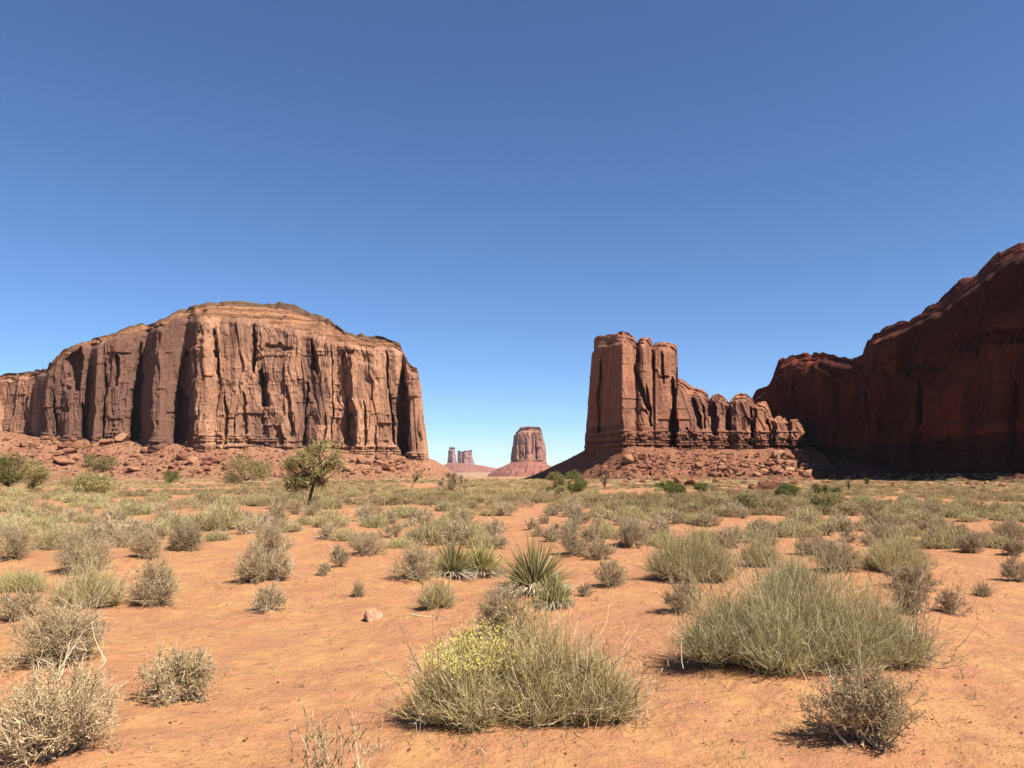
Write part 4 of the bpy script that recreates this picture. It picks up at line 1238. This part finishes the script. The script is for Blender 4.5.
for k, (px, py, w, h, lab) in enumerate(YUCCAS):
    p = spot(px, py)
    m = p.y / F_PX
    t = thing("yucca", lab, "yucca", (p.x, p.y, p.z - 0.02))
    a, b = make_yucca(300 + k, max(w * 0.55, h * 0.85) * m, 420)
    link("leaf_rosette", a.mesh("leaf_rosette", M["yucca"]), t)
    link("dead_skirt", b.mesh("dead_skirt", M["dead"]), t)

# ------------------------------------------------------------------ trees and big bushes farther out
def tree_crown(pl, centres, radii, n, lw, ll, g):
    for c, r in zip(centres, radii):
        d = g.normal(size=(n, 3))
        d /= np.linalg.norm(d, axis=1, keepdims=True)
        P = np.array(c) + d * (r * g.random(n) ** 0.5)[:, None] * np.array([1, 1, 0.8])
        dd = tilt(d, g, 0.7, 0.3)
        pl.strips(P, dd, ll * (0.6 + 0.8 * g.random(n)), lw, None, 1, 0.15 + 0.85 * g.random(n), 2, 0.5)


def make_tree(name, label, cat, px, py, wpx, hpx, leafmat, seed, trunk=True, dens=160, lean=0.0, clumps=26, group=None, bare=False, low=0.30, leafk=1.0):
    p = spot(px, py)
    m = p.y / F_PX
    W, H = wpx * m, hpx * m
    t = thing(name, label, cat, p, group)
    wd, cr = Plant(seed), Plant(seed + 1)
    g = wd.g
    # trunk, then limbs to each clump
    tr = np.array([[0, 0, -0.1], [0.015 * H, 0, 0.18 * H], [0.05 * H + lean * H * 0.4, 0.0, 0.36 * H], [0.03 * H + lean * H, 0.02 * H, 0.52 * H]]) if trunk else np.array([[0, 0, -0.05], [0, 0, 0.03 * H], [0, 0, 0.06 * H], [0, 0, 0.1 * H]])
    wd.tubes(tr[None], 0.025 * H if trunk else 0.014 * H, 0.017 * H if trunk else 0.01 * H, 0.3, 8)
    cs, rs = [], []
    for _ in range(clumps):
        a, r = g.random() * 6.283, math.sqrt(g.random())
        zz = low + (0.92 - low) * g.random()
        prof = math.sin(math.pi * min(0.98, (zz - low + 0.12) / (1.0 - low + 0.1))) ** 0.6
        c = np.array([math.cos(a) * r * W * 0.47 * prof + lean * H, math.sin(a) * r * W * 0.42 * prof, zz * H * (1 + (0.14 * math.cos(a) - 0.1 * g.random() if trunk else 0))])
        cs.append(c)
        rs.append(W * (0.06 + 0.07 * g.random()) * (1 if trunk else 1.8))
        s0 = tr[-1] if g.random() < 0.5 else tr[2 if trunk else 3]
        mid = s0 + (c - s0) * 0.5 + g.normal(size=3) * 0.04 * W
        wd.tubes(np.stack([s0, mid, c])[None], (0.012 if trunk or bare else 0.008) * H, 0.004 * H, 0.3 + 0.4 * g.random(), 5)
        nt_ = 14 if not bare else 40
        dd = tilt(np.tile((c - s0) / np.linalg.norm(c - s0), (nt_, 1)), g, 0.8, 0.2)
        wd.strips(np.tile(c, (nt_, 1)) + g.normal(size=(nt_, 3)) * 0.02 * W, dd, W * (0.08 + 0.08 * g.random(nt_)), 0.006 * H if not bare else 0.009 * H, None, 3, 0.3 + 0.5 * g.random(nt_), 3, 0.3, 0.06)
    link("trunk", wd.mesh("trunk", M["wood"]), t)
    if not bare:
        tree_crown(cr, cs, rs, dens, leafk * (0.012 * W ** 0.5 + 0.003 * W), leafk * (0.05 * W ** 0.5 + 0.02 * W), cr.g)
    else:
        tree_crown(cr, cs, [r * 1.1 for r in rs], dens, 0.012 * W, 0.03 * W, cr.g)
    link("crown", cr.mesh("crown", leafmat), t)
    return t


make_tree("juniper_tree", "olive juniper with a single dark trunk standing taller than the scrub before the mesa", "tree", 309, 509, 64, 74, M["juniper"], 500, True, 78, 0.03, 66, low=0.34)
make_tree("small_tree", "little crooked dark-trunked tree leaning on the flat below the mesa's end", "tree", 412, 489, 17, 20, M["juniper"], 520, True, 90, 0.25, 12, low=0.45)
make_tree("bare_bush", "bare grey many-stemmed bush shaped like a fan beside the crooked little tree", "bush", 451, 492, 32, 18, M["dry_twig"], 530, False, 25, 0, 22, bare=True, low=0.4)
BUSHES = [
    (8, 491, 44, 40, "green", "tall dark green bush at the picture's edge before the slope"), (33, 491, 28, 30, "sagebush", "grey-green bush touching the tall dark green one"), (42, 491, 0, 0, "", ""),
    (104, 471, 26, 16, "green", "dark green bush on the slope below the mesa's dark recess"), (91, 466, 16, 11, "green", "small green bush above the dark green one on the slope"),
    (90, 494, 48, 18, "sagebush", "wide olive bush in pale grass below the slope's slabs"),
    (170, 483, 18, 12, "green", "dark green bush beside the red-faced block at the slope foot"), (246, 483, 52, 24, "sagebush", "wide olive bush at the slope foot between buttress and juniper"),
    (556, 494, 20, 21, "sagebush", "grey-green bush under the gap, first of a close pair"), (575, 494, 24, 21, "green", "green bush under the gap, second of the close pair"), (562, 497, 14, 10, "sagebush", "low dark bush between the close pair under the gap"),
    (605, 489, 12, 17, "bare", "grey leafless bush on the red slope left of the tower heap"),
    (676, 495, 24, 14, "green", "bright green bush on the flat below the tower, biggest of three"), (661, 490, 13, 8, "green", "small bright green bush just behind the biggest of three"), (702, 494, 15, 11, "green", "small round green bush, third of three below the tower"),
    (788, 498, 26, 12, "green", "dark green bush on the flat below the big boulder heap"), (820, 497, 17, 13, "green", "dark rounded bush near the tip of the cliff's shadow"), (836, 496, 12, 7, "green", "small low green bush beside the dark rounded bush"),
    (866, 485, 6, 7, "green", "tiny green bush at the edge of the cliff's shadow"), (849, 492, 6, 16, "bare", "thin dark dead stem standing before the cliff's shadow"),
    (415, 490, 0, 0, "", ""), (745, 510, 34, 14, "sagebush", "olive bush on the flat below the knobbly ridge"), (825, 510, 40, 14, "sagebush", "wide olive bush on the flat before the dark cliff"),
]
for k, (px, py, w, h, kind, lab) in enumerate(BUSHES):
    if w:
        make_tree({"green": "green_bush", "sagebush": "olive_bush", "bare": "leafless_bush"}[kind], lab, "bush", px, py, w, h, {"green": M["green"], "sagebush": M["juniper"], "bare": M["dry_twig"]}[kind], 600 + 9 * k, False, 150 if kind != "bare" else 10, 0, 20, bare=kind == "bare", low=0.1 if kind != "bare" else 0.3, leafk=1.5)

# ------------------------------------------------------------------ middle-distance shrubs: individual copies
PROTO = {}
for look in ("broom", "dry", "sage", "yellow_brush", "green_broom", "brown"):
    PROTO[look] = []
    for v in range(3):
        rx, h = 0.5, 0.55 if look != "brown" else 0.4
        PROTO[look].append(shrub_parts(look, 3000 + 40 * v + 7 * len(PROTO), rx, rx, h, False))

GAPS = [(395, 625, 160, 60), (640, 640, 70, 60), (990, 640, 80, 60), (195, 580, 26, 60), (240, 545, 22, 12), (215, 515, 30, 4), (300, 548, 30, 14), (520, 548, 26, 12), (690, 545, 16, 22), (740, 530, 18, 5), (960, 570, 60, 12), (880, 520, 40, 3), (640, 575, 22, 30), (395, 562, 20, 8), (140, 522, 24, 6), (105, 560, 26, 6), (480, 520, 14, 4)]


def zone(px, py):
    if px < 210:
        a = "below the mesa's shaded shoulder"
    elif px < 400:
        a = "around the juniper below the mesa"
    elif px < 560:
        a = "in front of the gap"
    elif px < 720:
        a = "below the blocky tower"
    elif px < 850:
        a = "below the knobbly ridge"
    else:
        a = "before the dark shaded cliff"
    b = "near the foot of the slope" if py < 500 else ("in mid-flat scrub" if py < 516 else "at the nearer edge of the scrub")
    return a, b


placed = []
occupied = [(px, py, w, h) for px, py, w, h, *_ in SHRUBS] + [(px, py, w, h) for px, py, w, h, _ in YUCCAS]
tries = 0
while len(placed) < 420 and tries < 30000:
    tries += 1
    px = random.uniform(-10, 1034)
    py = 491 + 58 * random.random() ** 1.15
    if any(((px - cx) / rx) ** 2 + ((py - cy) / ry) ** 2 < 1 for cx, cy, rx, ry in GAPS):
        continue
    if any(abs(px - a) < 0.5 * w and -4 < b - py < 0.5 * h + 2 for a, b, w, h in occupied):
        continue
    if any(((px - a) / 9) ** 2 + ((py - b) / 2.6) ** 2 < 1 for a, b in placed):
        continue
    p = spot(px, py)
    if p is None:
        continue
    placed.append((px, py))
    g_ = vnoise(p.x * 0.06, p.y * 0.03, 0, 77)
    look = random.choices(["broom", "dry", "sage", "yellow_brush", "green_broom", "brown"], [3 + 2 * g_, 4 - 2 * g_, 1.6, 0.9, 1.5 + g_, 0.7])[0]
    parts = random.choice(PROTO[look])
    name, cat, colour = LOOK[look]
    s = random.uniform(0.5, 0.98) * (1.0 + 0.006 * min(p.y, 60))
    za, zb = zone(px, py)
    t = bpy.data.objects.new(name, parts[0][1])
    COL.objects.link(t)
    tag(t, f"{colour} shrub {zb} {za}", cat, f"{colour} shrubs {zb} {za}")
    t.location = (p.x, p.y, p.z - 0.02)
    t.scale = (s * random.uniform(0.9, 1.35), s * random.uniform(0.9, 1.2), s * random.uniform(0.8, 1.1))
    t.rotation_euler[2] = random.uniform(0, 6.28)
    if len(parts) > 1 and py > 515:
        link(parts[1][0], parts[1][1], t)

# ------------------------------------------------------------------ uncountable scrub and grass: one object
def scrub():
    vs_, fs_, ts_, off = [], [], [], 0
    tmpl = []
    for k in range(8):
        a = Plant(5000 + k)
        n = 110
        d = a.dirs(n, 0.1, 1.5, 0.7)
        a.strips(a.g.normal(size=(n, 3)) * np.array([.16, .16, 0.02]), d, dome_len(d, 0.5, 0.5, 0.5, a.g, 0.4), 0.035, np.tile([0, 0, .12], (n, 1)), 2, None, 1.5, 0.2)
        tmpl.append(a.arrays())
    g = np.random.default_rng(99)
    n = 0
    tries = 0
    while n < 9500 and tries < 60000:
        tries += 1
        px = g.uniform(-60, 1084)
        if g.random() < 0.72:
            py = 479.5 + 36 * g.random() ** 1.5
        else:
            py = (458 + 30 * g.random() ** 0.7 if g.random() < 0.8 else 474 + 8 * g.random()) if px < 300 else 474 + 14 * g.random()
        p = spot(px, py)
        if p is None or p.y > 900 or p.y < 24:
            continue
        if py > 488 and any(((px - cx) / rx) ** 2 + ((py - cy) / ry) ** 2 < 1 for cx, cy, rx, ry in GAPS):
            continue
        if vnoise(p.x * 0.09, p.y * 0.05, 0, 55) < -0.62 + 0.62 * float(sstep(488, 508, py)):
            continue
        v, f, t = tmpl[g.integers(0, 8)]
        s = (0.32 + 0.6 * g.random() ** 1.5) * (1 + min(p.y, 350) / 260)
        a_ = g.random() * 6.28
        ca, sa = math.cos(a_), math.sin(a_)
        w = v * np.array([s * 1.35, s * 1.1, s * (0.45 + 0.4 * g.random())])
        w = np.stack([w[:, 0] * ca - w[:, 1] * sa, w[:, 0] * sa + w[:, 1] * ca, w[:, 2]], -1) + np.array(p)
        vs_.append(w)
        fs_.append(f + off)
        ts_.append(np.clip(t * 0.55 + 0.5 * g.random() - 0.02 + 0.28 * vnoise(p.x * 0.03, p.y * 0.03, 0, 56), 0, 1))
        off += len(w)
        n += 1
    o = link("scrub_ground_cover", mesh_np("scrub_ground_cover", np.concatenate(vs_), np.concatenate(fs_), M["grass"], False, np.concatenate(ts_)))
    tag(o, "low dry grass and scrub blending together over the distant flat", "scrub", kind="stuff")


scrub()

# ------------------------------------------------------------------ small things on the sand
p = spot(375, 619)
lr = stone_mesh("loose_rock", 141, M["pale_rock"], 0.75, 12, 0.05)
o = link("loose_rock", lr, None, p)
o.scale = (0.16, 0.135, 0.17)
o.rotation_euler = (0.2, -0.35, 0.6)
tag(o, "single pinkish loose rock lying alone on bare sand", "rock")


def stick(px0, py0, px1, py1, label, seed, r=0.008):
    A, B = spot(px0, py0), spot(px1, py1)
    pl = Plant(seed)
    A, B = np.array(A), np.array(B)
    s = np.linspace(0, 1, 9)[:, None]
    pts = A + (B - A) * s + pl.g.normal(size=(9, 3)) * np.array([0.02, 0.03, 0.006]) + np.array([0, 0, r])
    c = pts.mean(0)
    c[2] = min(A[2], B[2])
    pl.tubes((pts - c)[None], r, r * 0.4, 0.6, 6)
    q, qd = pick((pts - c)[None], pl.g, 5, 0.3, 0.9)
    pl.strips(q, tilt(qd, pl.g, 0.6, 0.1), 0.14, r, None, 3, 0.6, 3, 0.3, 0.05)
    o = link("fallen_branch", pl.mesh("fallen_branch", M["dry_twig"]), None, c)
    return tag(o, label, "branch")


stick(412, 616, 453, 620, "thin grey fallen stick lying on sand in front of the upright dry shrub", 801)
stick(26, 658, 56, 678, "bleached forked branch lying between the two wide straw-grey shrubs", 802, 0.012)
stick(805, 722, 822, 727, "short dark stick on sand at the foot of the pale twiggy shrub", 803, 0.006)
stick(948, 655, 985, 668, "thin pale stick on sand beside the very large grey-green bush", 804, 0.004)
stick(60, 640, 64, 634, "tiny broken twig upright on the sand by the sandy clearing", 805, 0.004)

# twig litter: uncountable
lit = Plant(900)
P0, dd = [], []
for _ in range(420):
    px, py = random.uniform(0, 1024), random.uniform(575, 768)
    q = spot(px, py)
    P0.append((q.x, q.y, q.z + 0.004))
P0 = np.array(P0)
for c in range(60):     # more of it round the shrubs' feet
    k = random.randrange(len(MOUNDS))
    mx, my, mr, mh = MOUNDS[k]
    if my < 14:
        ang = np.random.default_rng(c).random((14, 2)) * np.array([6.28, 1])
        x, y = mx + np.cos(ang[:, 0]) * mr * (0.5 + 0.5 * ang[:, 1]), my + np.sin(ang[:, 0]) * mr * (0.5 + 0.5 * ang[:, 1])
        P0 = np.concatenate([P0, np.stack([x, y, ground_z(x, y) + 0.005], -1)])
n = len(P0)
d = lit.dirs(n, 1.4, 1.57)
lit.strips(P0, d, 0.02 + 0.07 * lit.g.random(n) ** 2, 0.005, None, 3, None, 3, 0.3, 0.08)
tag(link("twig_litter", lit.mesh("twig_litter", M["wood"])), "broken twigs and dead leaf bits littering the sand round the shrubs", "litter", kind="stuff")

# pebbles and dry sprouts: uncountable
pv_, pf_, off = [], [], 0
for _ in range(380):
    px, py = random.uniform(-20, 1044), 545 + 223 * random.random() ** 0.8
    q = spot(px, py)
    v, f = random.choice(src)
    sz = 0.004 + 0.013 * random.random() ** 3
    a_ = random.uniform(0, 6.28)
    w = v * sz
    w = np.stack([w[:, 0] * math.cos(a_) - w[:, 1] * math.sin(a_), w[:, 0] * math.sin(a_) + w[:, 1] * math.cos(a_), w[:, 2]], -1) + np.array(q)
    pv_.append(w)
    pf_.append(f + off)
    off += len(w)
tag(link("pebbles", mesh_np("pebbles", np.concatenate(pv_), np.concatenate(pf_), M["rubble"], False, np.repeat(np.random.default_rng(3).random(len(pv_)), [len(q) for q in pv_]))), "small reddish pebbles strewn over the open sand", "pebbles", kind="stuff")
spr = Plant(910)
for _ in range(260):
    if random.random() < 0.6:
        mx, my, mr, mh = random.choice([m_ for m_ in MOUNDS if m_[1] < 16])
        a_, rr_ = random.uniform(0, 6.28), mr * random.uniform(0.7, 1.5)
        x, y = mx + math.cos(a_) * rr_, my + math.sin(a_) * rr_
    else:
        q = spot(random.uniform(0, 1024), random.uniform(550, 760))
        x, y = q.x, q.y
    n_ = random.randint(4, 14)
    P_ = np.tile([x, y, float(ground_z(np.array(x), np.array(y))) - 0.004], (n_, 1)) + spr.g.normal(size=(n_, 3)) * np.array([0.02, 0.02, 0])
    spr.strips(P_, spr.dirs(n_, 0.1, 1.3), 0.03 + 0.08 * spr.g.random(n_), 0.004, None, 3, None, 2, 0.3, 0.08)
tag(link("dry_grass_sprouts", spr.mesh("dry_grass_sprouts", M["dry_leaf"])), "tiny dry grass sprouts scattered over the sand near the shrubs", "grass", kind="stuff")

# ------------------------------------------------------------------ haze
hz = NT("haze")
pv = hz.n("ShaderNodeVolumePrincipled")
pv.inputs["Color"].default_value = (0.78, 0.86, 1.0, 1)
pv.inputs["Density"].default_value = 1.45e-5
pv.inputs["Anisotropy"].default_value = 0.1
hz.l(pv.outputs[0], hz.out.inputs["Volume"])
bm = bmesh.new()
bmesh.ops.create_cube(bm, size=1.0)
for v in bm.verts:
    v.co = Vector((v.co.x * 25000, v.co.y * 25000, 330 if v.co.z > 0 else -70))
me = bpy.data.meshes.new("haze")
bm.to_mesh(me)
bm.free()
me.materials.append(hz.m)
tag(link("haze", me), "pale blue desert air", "haze", kind="stuff")
